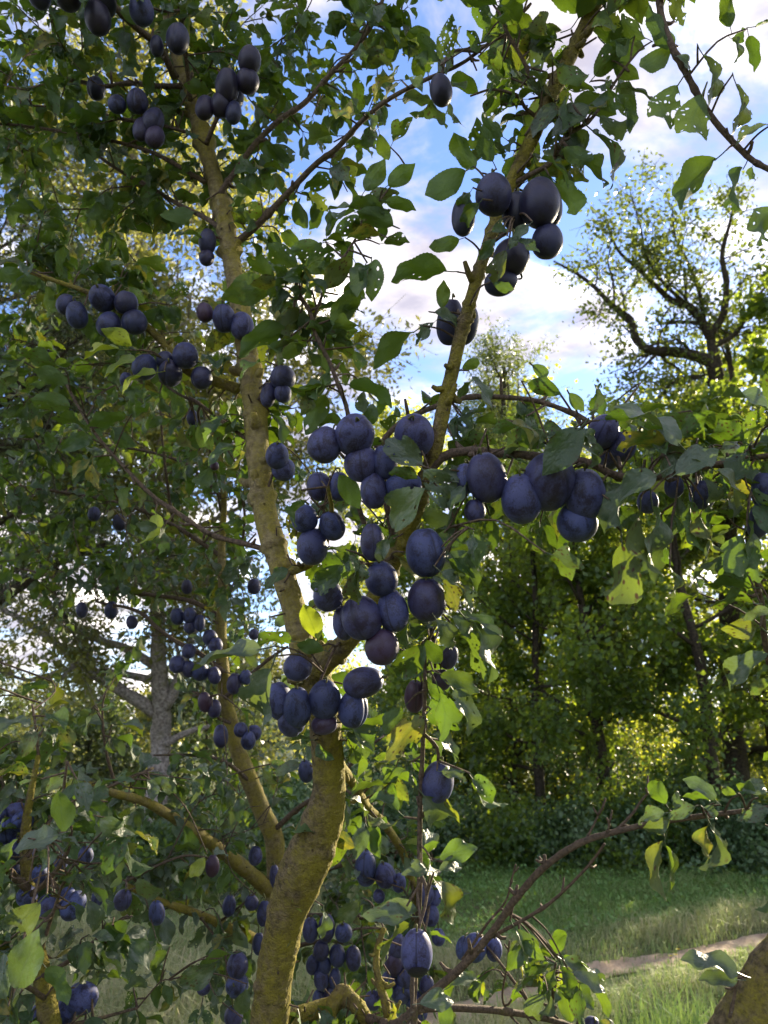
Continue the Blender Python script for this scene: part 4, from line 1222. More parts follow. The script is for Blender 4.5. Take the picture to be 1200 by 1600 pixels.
def build_plums():
    rg = np.random.default_rng(21)
    for where, bloom, D, L in CL:
        done = []
        mx_, my_ = float(np.mean([p[0] for p in L])), float(np.mean([p[1] - p[3] * .35 for p in L]))
        order = sorted(range(len(L)), key=lambda i: L[i][0])
        rank = {i: k for k, i in enumerate(order)}
        n = len(L)
        for i, pl in enumerate(L):
            px, py, w, h, tilt = pl[:5]
            purple = pl[5] if len(pl) > 5 else rg.uniform(0, .3)
            # step back behind the plums already placed in front of it
            d = D + rg.uniform(-.004, .004)
            for _ in range(40):
                P = at(px, py, d)
                rw = (w + min(h, w * 1.15)) / 4 * d / F
                if all((P - q).length > 0.68 * (rw + r2) for q, r2 in done):
                    break
                d += 0.003
            P = at(px, py, d)
            k = d / F
            W, H = w * k, h * k
            if h < w * .95:              # seen lying: its long axis points sideways or partly towards us
                W, H = h * k * 1.02, w * k
                tilt = 90 + rg.uniform(-15, 15)
                if h > w * .8:
                    W, H = w * k, w * k * 1.15
                    tilt = rg.uniform(-20, 20)
                pitch = rg.uniform(40, 60) if h > w * .8 else 0
                if pitch:
                    H = w * k * 1.2
            else:
                pitch = rg.uniform(-18, 18)
                tilt = tilt + rg.uniform(-8, 8)
            if where.startswith('low on the bare shoot'):
                pitch = tilt = 0
            me = PLUM_ME[rg.integers(0, len(PLUM_ME))]
            o = bpy.data.objects.new('plum', me)
            C.objects.link(o)
            # long axis near the picture's vertical, tilted; groove turned at random
            base = Matrix(((RT.x, -FW.x, UP.x), (RT.y, -FW.y, UP.y), (RT.z, -FW.z, UP.z))).to_4x4()
            rot = Matrix.Rotation(R(-tilt), 4, -FW) @ Matrix.Rotation(R(pitch), 4, RT) @ base @ Matrix.Rotation(rg.uniform(0, 6.28), 4, 'Z')
            o.matrix_world = Matrix.Translation(P) @ rot @ Matrix.Diagonal((W, W, H, 1))
            b = float(np.clip(bloom + rg.normal(0, .10), 0.05, 1))
            o.color = (b, float(purple), 0, 1)
            hue = 'purple' if purple > .5 else ('dusty blue' if b > .7 else ('dark blue' if b > .33 else 'near-black'))
            if n == 1:
                lab = f'single {hue} plum {where}'
            else:
                r_ = rank[i]
                pos = 'leftmost' if r_ == 0 else ('rightmost' if r_ == n - 1 else (f'middle one' if n == 3 else f'{ORD[r_]} from left'))
                lab = f'{hue} plum, {pos} of {NUM[n]} {where}'
            tag(o, lab, 'plum', 'plums hanging on the plum trees')
            PLUM_OBJ.append((o, px, py, max(w, 1) / 2, max(h, 1) / 2, d))
            done.append((P, rw))
            # the stalk, from the dimple up to the bunch's spur
            up = (rot @ Vector((0, 0, 1, 0))).to_3d()
            if up.z < 0 and not (h < w * .95):
                up = -up
            q0 = P + up * H * .44
            q1 = P + up * (H * .5 + .004)
            q2 = q1 + ((at(mx_, my_ - 12, d + .012) - q1).normalized() + FW * .5).normalized() * .009
            st = Tubes().add(spline([q0, q1, q2], 4), [.0011, .0009, .0012 * 1, .0012, .0013, .0013, .0014, .0015, .0018], 5, cap=False)
            s = bpy.data.objects.new('stalk', st.mesh('stalk', M_STALK))
            C.objects.link(s)
            s.parent = o
            s.matrix_parent_inverse = o.matrix_world.inverted()
            if where.startswith('low on the bare shoot'):
                # the dark sunken scar at its blossom end
                V, F2 = [], []
                rings, seg = 5, 20
                for a in range(rings + 1):
                    t = a / rings
                    for j in range(seg):
                        an = j / seg * 6.2832
                        rr = .62 * t * (1 + .10 * noise.noise(Vector((math.cos(an) * 1.5, math.sin(an) * 1.5, 5))))
                        x, z = math.cos(an) * rr * .26, math.sin(an) * rr * .17
                        V.append((x, z))
                c0 = (.02, -.30)
                pts = []
                for x, z in V:
                    X, Z = x * 2 + c0[0], z * 2 + c0[1]
                    yv = math.sqrt(max(0.25 - (X * X) - Z * Z, .002)) * 1.035 + .012
                    pts.append(P + RT * X * W + UP * Z * H - FW * yv * W)
                for a in range(rings):
                    for j in range(seg):
                        F2.append((a * seg + j, a * seg + (j + 1) % seg, (a + 1) * seg + (j + 1) % seg, (a + 1) * seg + j))
                sc = bpy.data.objects.new('scar', np_mesh('scar', [tuple(p) for p in pts], F2, plain('plum_scar', (.014, .012, .022), .5, .4, 300)))
                C.objects.link(sc)
                sc.parent = o
                sc.matrix_parent_inverse = o.matrix_world.inverted()
        cx, cy = np.mean([p[0] for p in L]), np.mean([p[1] - p[3] * .35 for p in L])
        dm = np.mean([proj(q)[2] for q, _ in done])
        ANCH.append((at(cx, cy, dm), n))


build_plums()

# ------------------------------------------------------------------ leaves
def leaf_outline(n, W, ser, rg, tip=1.25):
    t = np.linspace(0, 1, n)
    w = W / 2 * np.sin(np.pi * t ** 0.92) ** 0.8 * (1 - .34 * np.clip((t - .66) / .34, 0, 1) ** 1.5)
    w = np.maximum(w, 0)
    zig = np.where(np.arange(n) % 2 == 0, 1 + ser, 1 - ser)
    zig[0] = zig[-1] = 1
    wr, wl = w * zig * (1 + .04 * rg.normal()), w * zig * (1 + .04 * rg.normal())
    right = np.stack([wr, t], 1)
    left = np.stack([-wl, t], 1)[1:-1][::-1]
    return np.vstack([right, left])


def inside(p, poly):
    x, y = p
    c = False
    n = len(poly)
    for i in range(n):
        x1, y1 = poly[i]
        x2, y2 = poly[i - 1]
        if (y1 > y) != (y2 > y) and x < (x2 - x1) * (y - y1) / (y2 - y1) + x1:
            c = not c
    return c


def shape_leaf(xy, fold, droop, wave, twist, rg, asym):
    x, y = xy[:, 0], xy[:, 1]
    z = fold * np.abs(x) * (1 - .2 * y) + wave * np.sin(y * 9 + asym + np.sign(x) * 1.3) * np.abs(x) * 2 + 0.02 * np.sin(x * 21 + y * 13 + asym)
    # arc along the length
    k = droop if abs(droop) > 1e-3 else 1e-3
    a = k * y
    Y = np.sin(a) / k - z * np.sin(a) * -1 * 0 - np.sin(a) * (-z) * -1 * 0
    nz, ny = np.cos(a), np.sin(a)
    Z = -(1 - np.cos(a)) / k
    P = np.stack([x, Y + z * ny, Z + z * nz], 1)
    if twist:
        ang = twist * (y - .3)
        c, s = np.cos(ang), np.sin(ang)
        X2 = P[:, 0] * c - (P[:, 2] - Z) * s
        Z2 = P[:, 0] * s + (P[:, 2] - Z) * c + Z
        P[:, 0], P[:, 2] = X2, Z2
    return P


def leaf_variant(seed, holes, W=.56, fold=.25, droop=.5, wave=.1, twist=0.0, n=33, grid=.095, bites=0, petiole=True, ser=.022):
    """flat leaf outline with eaten holes cut out of it, triangulated, then folded and bent"""
    rg = np.random.default_rng(seed)
    out = leaf_outline(n, W, ser, rg)
    pts = [tuple(p) for p in out]
    loops = [list(range(len(pts)))]
    hol = []
    tries = 0
    while len(hol) < holes and tries < 200:
        tries += 1
        c = np.array([rg.uniform(-.5, .5) * W, rg.uniform(.1, .95)])
        r = (rg.uniform(.011, .026) if rg.random() < .72 else rg.uniform(.03, .055))
        if not inside(c, pts[:len(out)]) or abs(c[0]) < r * 1.1:
            continue
        if any(np.hypot(*(c - q)) < (r + r2) * 1.25 for q, r2, _ in hol):
            continue
        m = 7
        ang = np.linspace(0, 6.2832, m, endpoint=False) + rg.uniform(0, 1)
        rr = r * rg.uniform(.7, 1.3, m)
        poly = np.stack([c[0] + np.cos(ang) * rr, c[1] + np.sin(ang) * rr * rg.uniform(.8, 1.6)], 1)
        hol.append((c, r, poly))
    for b in range(bites):
        s = rg.choice([-1, 1])
        t = rg.uniform(.2, .9)
        ww = W / 2 * math.sin(math.pi * t ** .92) ** .78
        m = 9
        ang = np.linspace(0, 6.2832, m, endpoint=False)
        rr = rg.uniform(.05, .11) * rg.uniform(.7, 1.3, m)
        poly = np.stack([s * ww * .98 + np.cos(ang) * rr, t + np.sin(ang) * rr * 1.3], 1)
        hol.append((np.array([s * ww, t]), .1, poly))
    for _, _, poly in hol:
        b = len(pts)
        pts += [tuple(p) for p in poly]
        loops.append(list(range(b, b + len(poly))))
    for y in np.arange(grid, 1 - grid / 2, grid):
        for x in np.arange(-W / 2, W / 2 + .01, grid):
            q = (x + rg.uniform(-.2, .2) * grid if abs(x) > grid * .6 else 0.0, y + rg.uniform(-.2, .2) * grid)
            if inside(q, [tuple(p) for p in out * [.93, 1]]) and not any(inside(q, h[2] * 1.0) for h in hol):
                pts.append(q)
    edges = [(l[i], l[(i + 1) % len(l)]) for l in loops for i in range(len(l))]
    v, e, f, *_ = geometry.delaunay_2d_cdt([Vector(p) for p in pts], edges, [], 0, 1e-5)
    xy = np.array([tuple(p) for p in v])
    O = [tuple(p) for p in out]
    T = []
    for t in f:
        c = xy[list(t)].mean(0)
        if inside(c, O) and not any(inside(c, h[2]) for h in hol):
            a, b, d = t[0], t[1], t[2]
            cr = (xy[b][0] - xy[a][0]) * (xy[d][1] - xy[a][1]) - (xy[b][1] - xy[a][1]) * (xy[d][0] - xy[a][0])
            T.append((a, b, d) if cr > 0 else (a, d, b))
    P = shape_leaf(xy, fold, droop, wave, twist, rg, rg.uniform(0, 6))
    uv = np.stack([xy[:, 0] / W + .5, xy[:, 1]], 1)
    T = np.array(T)
    if petiole:   # the leaf stalk: a thin three-sided strip behind the blade
        b = len(P)
        r = .011
        ring = []
        for yy, zz in ((-.20, .035), (-.1, .012), (.04, 0.0)):
            ring += [(-r, yy, zz), (r, yy, zz), (0, yy, zz - r * 1.6)]
        P = np.vstack([P, ring])
        uv = np.vstack([uv, np.tile([[.5, .02]], (9, 1))])
        q = []
        for k in range(2):
            for j in range(3):
                a, c = b + k * 3 + j, b + k * 3 + (j + 1) % 3
                q += [(a, c, c + 3), (a, c + 3, a + 3)]
        T = np.vstack([T, q])
    return P, T, uv


HI = []
specs = [(0, 0), (0, 0), (0, 0), (3, 0), (6, 0), (14, 0), (30, 0), (9, 1), (4, 1), (0, 0), (2, 0), (18, 0)]
rgv = np.random.default_rng(2)
for k, (h, bt) in enumerate(specs):
    HI.append(leaf_variant(50 + k, h, W=rgv.uniform(.46, .56), fold=rgv.uniform(.18, .62), droop=rgv.uniform(.2, 1.3), wave=rgv.uniform(.10, .26), twist=rgv.uniform(-.9, .9), bites=bt))
# strongly curled blades
for k in range(3):
    HI.append(leaf_variant(80 + k, 4 * k, W=.5, fold=rgv.uniform(.6, .95), droop=rgv.uniform(1.2, 1.9), wave=.18, twist=rgv.uniform(-1.2, 1.2)))
CLEAN, HOLED, LACE, CURL = [0, 1, 2, 9, 3], [3, 4, 7, 8, 10], [5, 6, 11, 4], [12, 13, 14]
LO = [leaf_variant(120 + k, [0, 0, 0, 1, 2, 0][k], W=rgv.uniform(.46, .56), fold=rgv.uniform(.25, .7), droop=rgv.uniform(.3, 1.3), wave=.15, twist=rgv.uniform(-.6, .6), n=13, grid=.15, ser=.03) for k in range(6)]
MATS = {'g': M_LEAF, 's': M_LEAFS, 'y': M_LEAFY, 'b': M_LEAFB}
HI_ME = {}


def hi_mesh(v, cls):
    if (v, cls) not in HI_ME:
        P, T, uv = HI[v]
        HI_ME[v, cls] = np_mesh('leaf', P, T, MATS[cls], uv=uv)
    return HI_ME[v, cls]


LEAVES = []      # (matrix, size in pixels, kind, holes, tree)


def leaf_matrix(base, d, n, L):
    d = Vector(d).normalized()
    n = Vector(n)
    n = (n - d * n.dot(d)).normalized()
    x = d.cross(n)
    return Matrix(((x.x * L, d.x * L, n.x * L, base.x), (x.y * L, d.y * L, n.y * L, base.y), (x.z * L, d.z * L, n.z * L, base.z), (0, 0, 0, 1)))


rgl = np.random.default_rng(31)
# leaves one can pick out: base x y, tip x y, width, depth, kind (g green, s grey bloom with painted sky sheen, y yellow, b blotched), holes (0 none 1 some 2 lace 3 curled), face (u upper seen, l lower seen)
HERO = """
748 318 714 354 28 .77 g3u;768 362 802 346 22 .765 g3u;800 372 844 388 22 .755 g0u;774 374 744 406 26 .765 g1u;790 392 766 440 28 .765 b1u;772 442 802 454 20 .77 g0l;826 352 792 380 22 .757 s0u;735 300 712 336 24 .78 g1u
1052 75 1010 20 46 .8 g0l;1050 78 994 114 40 .81 g0l;1056 88 1094 99 22 .79 s0u;1060 132 1008 213 56 .79 g2l;1098 146 1056 242 62 .78 g2l;1120 248 1032 316 48 .79 g1l;1162 262 1120 324 20 .79 g1l
1176 260 1170 288 16 .78 g1l;1098 84 1150 150 28 .78 s2u;1150 130 1186 200 30 .77 s2u;1200 195 1148 205 20 .77 s2u;1206 322 1155 392 46 .76 g1l;925 203 1004 260 38 .84 s1u;868 284 924 331 28 .86 g1l;880 230 924 258 30 .85 g0l
922 163 864 203 38 .86 s0u;868 163 834 204 30 .88 s0u;824 124 862 160 36 .88 s1u;872 98 916 142 40 .86 g0l;958 98 996 124 24 .86 g0l;946 15 938 76 42 .86 g0l;984 62 938 98 44 .85 g0l;1010 60 960 40 34 .85 g1l;930 118 968 70 34 .86 g1l
728 267 661 311 46 .84 g0l;744 262 703 222 44 .86 g1l;718 374 670 392 40 .85 g0l;770 252 738 192 46 .87 g2l;786 214 744 186 36 .88 g1l;760 46 748 2 34 .9 g0l;782 44 754 68 24 .9 g0l;746 82 736 50 16 .9 g1l
690 92 704 40 34 .95 g2l;684 96 653 62 26 .96 g1l;668 80 646 112 26 .96 g1l;570 298 600 254 40 .95 g0l;606 290 645 260 28 .95 g0l;600 326 557 309 18 .95 g0l;602 314 650 324 20 .95 g0l;614 352 566 326 26 .95 g0l;596 369 540 349 13 .95 g0l;600 380 637 370 14 .95 g0l
614 222 632 178 20 1.0 g1l;698 424 610 413 28 .86 g0l;690 482 694 440 24 .86 g0l;678 489 722 496 22 .84 s0u;678 504 643 532 24 .85 s1u;648 518 578 563 22 .85 g0l;722 576 754 561 20 .86 g0l;738 588 773 632 22 .86 s0u;716 630 728 586 16 .86 g1l
545 601 622 606 22 .9 g0l;660 726 600 680 46 .80 s1u;652 748 612 728 20 .8 g0l;662 735 722 790 52 .79 s2u;688 738 746 744 32 .79 s1u;664 764 586 820 52 .79 s1u;530 742 562 792 34 .9 g0l;908 668 853 736 50 .75 g0u;906 672 940 688 20 .75 s0u;903 690 962 716 32 .75 s3u
1064 696 990 608 40 .75 s0u;1040 690 958 682 34 .76 g1l;1066 684 1100 644 40 .77 g2l;1162 690 1104 652 32 .77 g0l;1166 696 1180 638 42 .77 g2l;1202 642 1136 580 32 .74 s1u;1056 741 1122 696 38 .74 s0u;1026 742 902 796 46 .73 s1u;1118 736 1180 776 24 .75 s0u
1100 748 1132 802 32 .75 s3u;800 660 858 682 20 .76 s3u;890 614 912 642 20 .8 g0l;824 598 874 612 24 .8 g0l;832 570 862 592 20 .82 g0l;945 655 992 642 22 .78 g0l;1020 790 1052 902 34 .74 s1u;1050 893 1074 934 18 .73 s3u;1000 800 984 905 46 .74 b0l;972 850 992 968 50 .76 b1l
960 790 1006 842 52 .76 g1u;1080 790 1064 862 28 .77 g2l;1098 795 1086 872 30 .77 b1l;1162 836 1130 912 48 .76 g1l;1178 850 1172 915 38 .77 g1l;1174 918 1098 906 22 .76 g0l;1176 942 1104 924 26 .76 g0l;1202 952 1164 960 14 .76 s0u;1200 1022 1120 1062 24 .75 s0u
1202 1062 1170 1084 26 .76 g0l;1204 1046 1172 1050 14 .76 g0l;1170 812 1180 892 26 .77 g0u;536 884 478 930 44 .75 g1u;546 868 580 916 24 .74 s1u;560 892 544 952 30 .74 b1u;606 842 584 880 24 .75 s0u;497 1000 476 942 40 .9 y0l;506 1016 464 1004 30 .9 g0l
690 894 758 938 20 .76 s1u;700 864 764 906 26 .77 g0u;700 874 742 898 22 .77 g0l;690 906 732 952 32 .77 b1l;682 968 718 1014 30 .76 s0u;706 963 754 992 28 .76 s0u;716 958 788 986 18 .77 g0u;730 968 817 1042 26 .76 s1u;716 986 776 1042 34 .77 g2l
640 974 674 1006 30 .78 g0u;662 1006 618 1070 50 .79 g1u;665 1000 692 1042 36 .8 g0u;688 1054 750 1077 30 .79 g0u;708 1078 761 1144 34 .78 s1u;686 1080 716 1152 34 .79 g1l;630 1106 590 1147 34 .82 g0l;662 1120 602 1182 50 .81 b1l;676 1148 732 1176 16 .8 s1u;670 1068 694 1098 24 .8 g0u
424 1044 378 1148 56 .82 s2u;408 1014 294 1026 22 .84 s0u;456 1002 398 988 28 .9 g1l;207 541 165 512 26 1.05 y0l;186 546 126 537 15 1.05 y0u;212 558 158 580 26 1.05 y0u;244 582 174 584 22 1.05 y0u
90 571 42 545 24 1.12 g0l;106 599 56 577 30 1.1 g0l;110 636 52 618 34 1.1 g0l;196 650 140 660 20 1.1 g0l;432 444 352 458 40 .98 g0l;452 518 368 530 24 .97 g0l;472 432 422 428 26 .95 s0u;520 510 556 452 36 .96 g0l;508 452 546 400 32 .97 b0l
97 1304 98 1234 52 .88 g0l;92 1304 12 1320 28 .87 s0u;90 1336 38 1352 28 .86 s0u;156 1280 208 1314 36 .92 s0u;160 1300 176 1342 40 .93 s0u;62 1410 -6 1482 70 .78 s0u;26 1546 52 1464 64 .77 s0u;72 1512 114 1554 36 .85 g0l;10 1560 -10 1500 40 .78 s0u
144 1378 174 1406 22 .95 s0u;166 1442 200 1492 36 1.05 g0u;200 1442 148 1492 20 1.05 g0u;214 1374 252 1418 40 1.05 s0u;320 1340 296 1372 30 1.2 s0u;336 1504 278 1548 46 1.1 s0u;366 1490 308 1500 22 1.12 g0l;260 1485 228 1517 20 1.12 g0u;256 1520 235 1552 16 1.12 g0u;384 1545 372 1592 36 1.15 s0u
662 1243 718 1312 58 .84 s1u;686 1342 742 1316 24 .84 g0u;690 1206 732 1212 16 .84 s1u;680 1246 722 1276 20 .85 b0l;660 1332 684 1314 30 .86 g0l;680 1378 732 1442 30 .84 b0u;642 1432 568 1424 16 .85 s0u;652 1422 606 1410 22 .86 s0u;640 1444 580 1484 28 .86 b1l;672 1458 708 1466 16 .85 g0l;656 1568 712 1556 20 .82 s0u;506 1424 512 1472 20 .98 s0u;560 1408 528 1442 40 1.2 s0u
868 1490 876 1440 34 1.0 g0l;860 1496 820 1474 24 1.0 g0l;850 1501 816 1498 18 1.0 g0l;880 1500 932 1526 18 .98 s0u;864 1506 800 1542 18 .98 g0l;896 1520 948 1546 16 .97 s0u;880 1495 922 1504 14 1.0 g0l;872 1510 850 1545 20 .99 g0l;878 1510 900 1560 24 .99 g0u;905 1545 895 1590 24 1.0 g0l;930 1545 960 1580 24 1.0 g0l;850 1555 815 1590 24 1.0 s0u
1040 1256 1010 1211 32 .85 g0l;1050 1262 1068 1238 22 .84 s1u;1040 1270 988 1273 16 .84 s1u;1046 1276 1008 1312 34 .84 s0u;1038 1314 1004 1392 38 .84 b1l;1040 1320 1062 1392 15 .84 g0u;1106 1290 1084 1342 32 .84 b1l;1110 1288 1156 1362 26 .83 s1u;1118 1250 1082 1208 26 .83 s0u;1110 1252 1068 1236 16 .83 g0l
1202 1264 1152 1276 22 .82 s1u;1160 1236 1204 1220 22 .82 s1u;1150 1241 1124 1232 16 .82 g0l;1086 1260 1044 1268 16 .83 s1u;1180 1242 1150 1215 20 .82 g0l;1155 1521 1078 1478 16 .82 s0u;1153 1531 1096 1525 18 .82 s0u;1100 1262 1130 1275 14 .83 s0u
"""
for item in HERO.replace('\n', ';').split(';'):
    if not item.strip():
        continue
    *q, code = item.split()
    bx, by, tx, ty, w, D = map(float, q)
    kind, hol, face = code[0], int(code[1]), code[2]
    Lp = math.dist((bx, by), (tx, ty))
    dz = rgl.uniform(-.25, .25) * Lp * D / F
    b, t = at(bx, by, D), at(tx, ty, D + dz)
    d = (t - b)
    L = d.length
    roll = math.acos(min(1, w / (0.58 * Lp)))
    dn = d.normalized()
    side = dn.cross(FW).normalized()
    tocam = side.cross(dn).normalized()
    if tocam.dot(FW) > 0:
        tocam = -tocam
    cand = []
    for s in (-1, 1):
        v = tocam * math.cos(roll) + side * math.sin(roll) * s
        cand.append(v if face == 'u' else -v)
    n = max(cand, key=lambda v: v.z + rgl.uniform(-.1, .1))
    pool = [CLEAN, HOLED, LACE, CURL][hol]
    LEAVES.append((leaf_matrix(b, dn, n, L * 1.06), Lp * w * 4, kind, int(rgl.choice(pool)), None, (bx + tx) / 2, (by + ty) / 2))

# how thickly the plum leaves hang (0-9) and how deep (decimetres), in steps of 100 px of the photograph
DENS = """
9 9 9 9 9 8 5 6 8 5 2 1
9 9 8 9 9 7 2 4 8 4 2 1
9 9 8 6 5 4 0 4 7 3 0 0
8 8 6 4 5 4 0 2 1 0 0 0
8 8 6 4 7 5 0 1 0 0 0 0
7 7 6 5 7 4 0 0 0 0 0 0
7 7 7 5 6 3 2 4 5 5 5 4
7 8 7 5 4 4 5 4 5 6 6 6
7 8 7 6 3 5 6 4 2 3 5 5
2 3 3 5 4 4 5 3 0 1 1 2
1 1 1 4 6 4 5 3 0 0 0 1
5 3 2 4 5 5 5 2 0 0 0 0
8 8 6 5 3 6 6 1 0 0 1 1
8 8 7 6 3 7 6 1 0 0 0 0
7 5 4 5 2 7 6 1 2 0 0 0
6 3 3 6 2 6 6 1 5 2 0 0
"""
DEPTH = """
14 14 14 14 15 15 13 10 9 9 8 8
14 14 14 14 15 15 13 9 9 9 8 8
14 14 14 14 14 13 12 9 9 9 8 8
13 14 14 14 13 11 10 9 9 9 8 8
13 13 13 14 10 10 9 9 9 9 8 8
13 13 14 14 11 11 10 9 9 9 9 8
17 17 16 15 13 11 10 9 9 9 8 8
18 18 18 17 14 11 9 9 8 8 8 8
19 19 19 18 15 13 9 8 8 8 8 8
19 19 19 18 15 12 9 8 8 8 8 8
14 16 18 18 14 12 9 8 8 8 8 8
13 13 16 18 16 16 11 9 9 8 8 8
11 11 14 16 17 17 15 9 9 9 9 8
10 10 13 16 17 17 15 9 9 9 8 8
10 10 13 15 16 17 15 10 10 9 9 9
9 10 13 15 16 16 14 11 10 10 9 9
"""
DENS = np.array([[float(v) for v in r.split()] for r in DENS.strip().split('\n')])
DEPTH = np.array([[float(v) for v in r.split()] for r in DEPTH.strip().split('\n')]) / 10
LEAF_MUL = 2.1


def cell(px, py):
    i, j = int(py // 100), int(px // 100)
    return i, j


budget = DENS / 9 * 1e4 * LEAF_MUL
budget[:9, :5] *= .86
budget[9:12, :] *= .72
budget[12:, :] *= .9
for lf in LEAVES:
    i, j = cell(lf[5], lf[6])
    if 0 <= i < 16 and 0 <= j < 12:
        budget[i, j] -= lf[1] / 4 * .65
for o, px, py, a, b, d in PLUM_OBJ:
    i, j = cell(px, py)
    if 0 <= i < 16 and 0 <= j < 12:
        budget[i, j] -= math.pi * a * b * .5
PL = np.array([(p[1], p[2], p[3], p[4], p[5]) for p in PLUM_OBJ])
WD = np.array(WOOD)
WD = WD[WD[:, 3] > 3.5]
TW = Tubes()
TWK = {k: Tubes() for k in TREES}


def covered(px, py, d, half):
    """does a leaf here hide a plum or thick wood that stands behind it?"""
    a = (np.abs(PL[:, 0] - px) < PL[:, 2] + half * .7) & (np.abs(PL[:, 1] - py) < PL[:, 3] + half * .7) & (PL[:, 4] > d - .03)
    if a.any():
        return .985
    b = (np.hypot(WD[:, 0] - px, WD[:, 1] - py) < WD[:, 3] + half * .8) & (WD[:, 2] > d - .02)
    if b.any():
        return .93 if WD[b, 3].max() > 10 else .6
    return 0


def try_leaf(base, d, n, L, key, rg):
    c = base + Vector(d).normalized() * L * .5
    px, py, dep = proj(c)
    half = L * F / dep * .4
    i, j = cell(px, py)
    if 0 <= i < 16 and 0 <= j < 12:
        if budget[i, j] <= 0:
            return False
        if rg.random() < covered(px, py, dep, half):
            return False
    if dep < .45:
        return False
    M = leaf_matrix(base, d, n, L)
    nn = Vector(n).normalized()
    vis = abs(nn.dot((c - EYE).normalized())) * .75 + .25
    area = (L * F / dep) ** 2 * .36 * vis
    if 0 <= i < 16 and 0 <= j < 12:
        budget[i, j] -= area
        r = rg.random()
        low = py > 900 or px > 680
        corner = px < 430 and py > 1120
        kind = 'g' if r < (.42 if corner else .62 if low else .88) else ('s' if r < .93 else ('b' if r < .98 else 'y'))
    else:
        kind = 'g'
    h = rg.random()
    pool = CLEAN if h < .40 else (HOLED if h < .70 else (LACE if h < .78 else CURL))
    LEAVES.append((M, area, kind, int(rg.choice(pool)), key, px, py))
    return True


def spur(P, key, rg, q, L0, n_leaf, tip=True):
    """leaves along the outer end of a twig given as an array of points"""
    m = len(P)
    for k in range(n_leaf):
        t = 1 - (k / max(n_leaf, 1)) * .75 if k > 2 else 1.0
        x, d = path_at(P, t)
        d = Vector(d).normalized()
        a = k * 2.4 + rg.uniform(-.5, .5)
        s1 = d.orthogonal().normalized()
        s2 = d.cross(s1)
        out = (d * rg.uniform(.25, .9) + (s1 * math.cos(a) + s2 * math.sin(a)) * rg.uniform(.6, 1.1))
        out += Vector((0, 0, -rg.uniform(.0, .75)))
        out.normalize()
        n = Vector((0, 0, 1)) + Vector(rg.normal(size=3)) * .55
        L = L0 * rg.uniform(.6, 1.25)
        try_leaf(Vector(x) + out * L * .2, out, n, L, key, rg)


def grow_to(P, key_near=None, rg=None, rad=.0012):
    """twig from the nearest wood to the point P"""
    S = np.array(SK_P)
    dd = np.linalg.norm(S - np.array(P), axis=1)
    o = np.argsort(dd)[:10]
    o = [k for k in o if dd[k] < dd[o[0]] * 1.5 + .02 and SKN[k] < 3] or [o[0]]
    i = int(o[rg.integers(0, len(o))])
    SKN[i] += 1
    q, key = Vector(SK_P[i]), SK_T[i]
    L = dd[i]
    mid = (q + P) / 2 + Vector(rg.normal(size=3)) * L * .12 + Vector((0, 0, .10 * L))
    C_ = spline([q, mid, P], max(3, int(L / .03)))
    TWK[key].add(C_, np.linspace(rad * (1 + min(L, .4) * 2.2), rad * .75, len(C_)), 5, 0, 0, cap=False)
    for k in range(1, len(C_), 2):
        SKN.append(0)
        SK_P.append(tuple(C_[k]))
        SK_T.append(key)
    return C_, key, L


SKN = [0] * len(SK_P)


def fill_leaves():
    rg = np.random.default_rng(44)
    for P, n in ANCH:
        C_, key, L = grow_to(P, None, rg, .0022)
        spur(C_, key, rg, None, .055, 5)
    # leaves on short spurs along every listed branch
    base_nodes = list(zip(SK_P, SK_T))
    for p, key in base_nodes:
        px, py, d = proj(p)
        if rg.random() < .55:
            o = Vector(rg.normal(size=3))
            o.normalize()
            L = rg.uniform(.015, .04)
            P = np.array([p, tuple(Vector(p) + o * L)])
            i, j = cell(px, py)
            if 0 <= i < 16 and 0 <= j < 12 and (budget[i, j] <= 0 or DENS[i, j] < 1.5):
                continue
            TWK[key].add(P, [.0016, .0012], 5, 0, 0, cap=False)
            spur(P, key, rg, None, .052, int(rg.integers(2, 5)))
    # twigs grown towards the places that still want leaves
    for rnd in range(9):
        ii, jj = np.nonzero(budget > 250)
        cand = []
        for i, j in zip(ii, jj):
            for _ in range(int(min(9, 1 + budget[i, j] / 1000))):
                px, py = (j + rg.random()) * 100, (i + rg.random()) * 100
                cand.append(at(px, py, DEPTH[i, j] * rg.uniform(.86, 1.2)))
        S = np.array(SK_P)
        cand.sort(key=lambda P: np.min(np.linalg.norm(S - np.array(P), axis=1)))
        for P in cand:
            px, py, d = proj(P)
            i, j = cell(px, py)
            if budget[i, j] <= 150:
                continue
            S = np.array(SK_P)
            if np.min(np.linalg.norm(S - np.array(P), axis=1)) > .16 + .05 * rnd:
                continue
            C_, key, L = grow_to(P, None, rg)
            n0 = len(LEAVES)
            spur(C_, key, rg, None, rg.uniform(.033, .046), int(rg.integers(8, 13)))
    # the same trees go on outside the frame, so that the view from a step aside holds up
    for (x0, x1, y0, y1, D0, D1, n) in ((-420, -10, -150, 1000, 1.2, 1.8, 70), (-380, -10, 1000, 1650, 1.0, 1.5, 40), (0, 700, -420, -20, 1.2, 1.7, 70), (1210, 1500, 500, 1000, .8, 1.0, 20), (700, 1100, -350, -30, .8, 1.1, 25)):
        pts = [at(rg.uniform(x0, x1), rg.uniform(y0, y1), rg.uniform(D0, D1)) for _ in range(n)]
        S = np.array(SK_P)
        pts.sort(key=lambda P: np.min(np.linalg.norm(S - np.array(P), axis=1)))
        for P in pts:
            S = np.array(SK_P)
            if np.min(np.linalg.norm(S - np.array(P), axis=1)) > .3:
                continue
            C_, key, L = grow_to(P, None, rg)
            spur(C_, key, rg, None, .055, 8)


fill_leaves()
print('leaf budget left', round(float(budget[budget > 0].sum() / budget.size)), 'leaves', len(LEAVES))


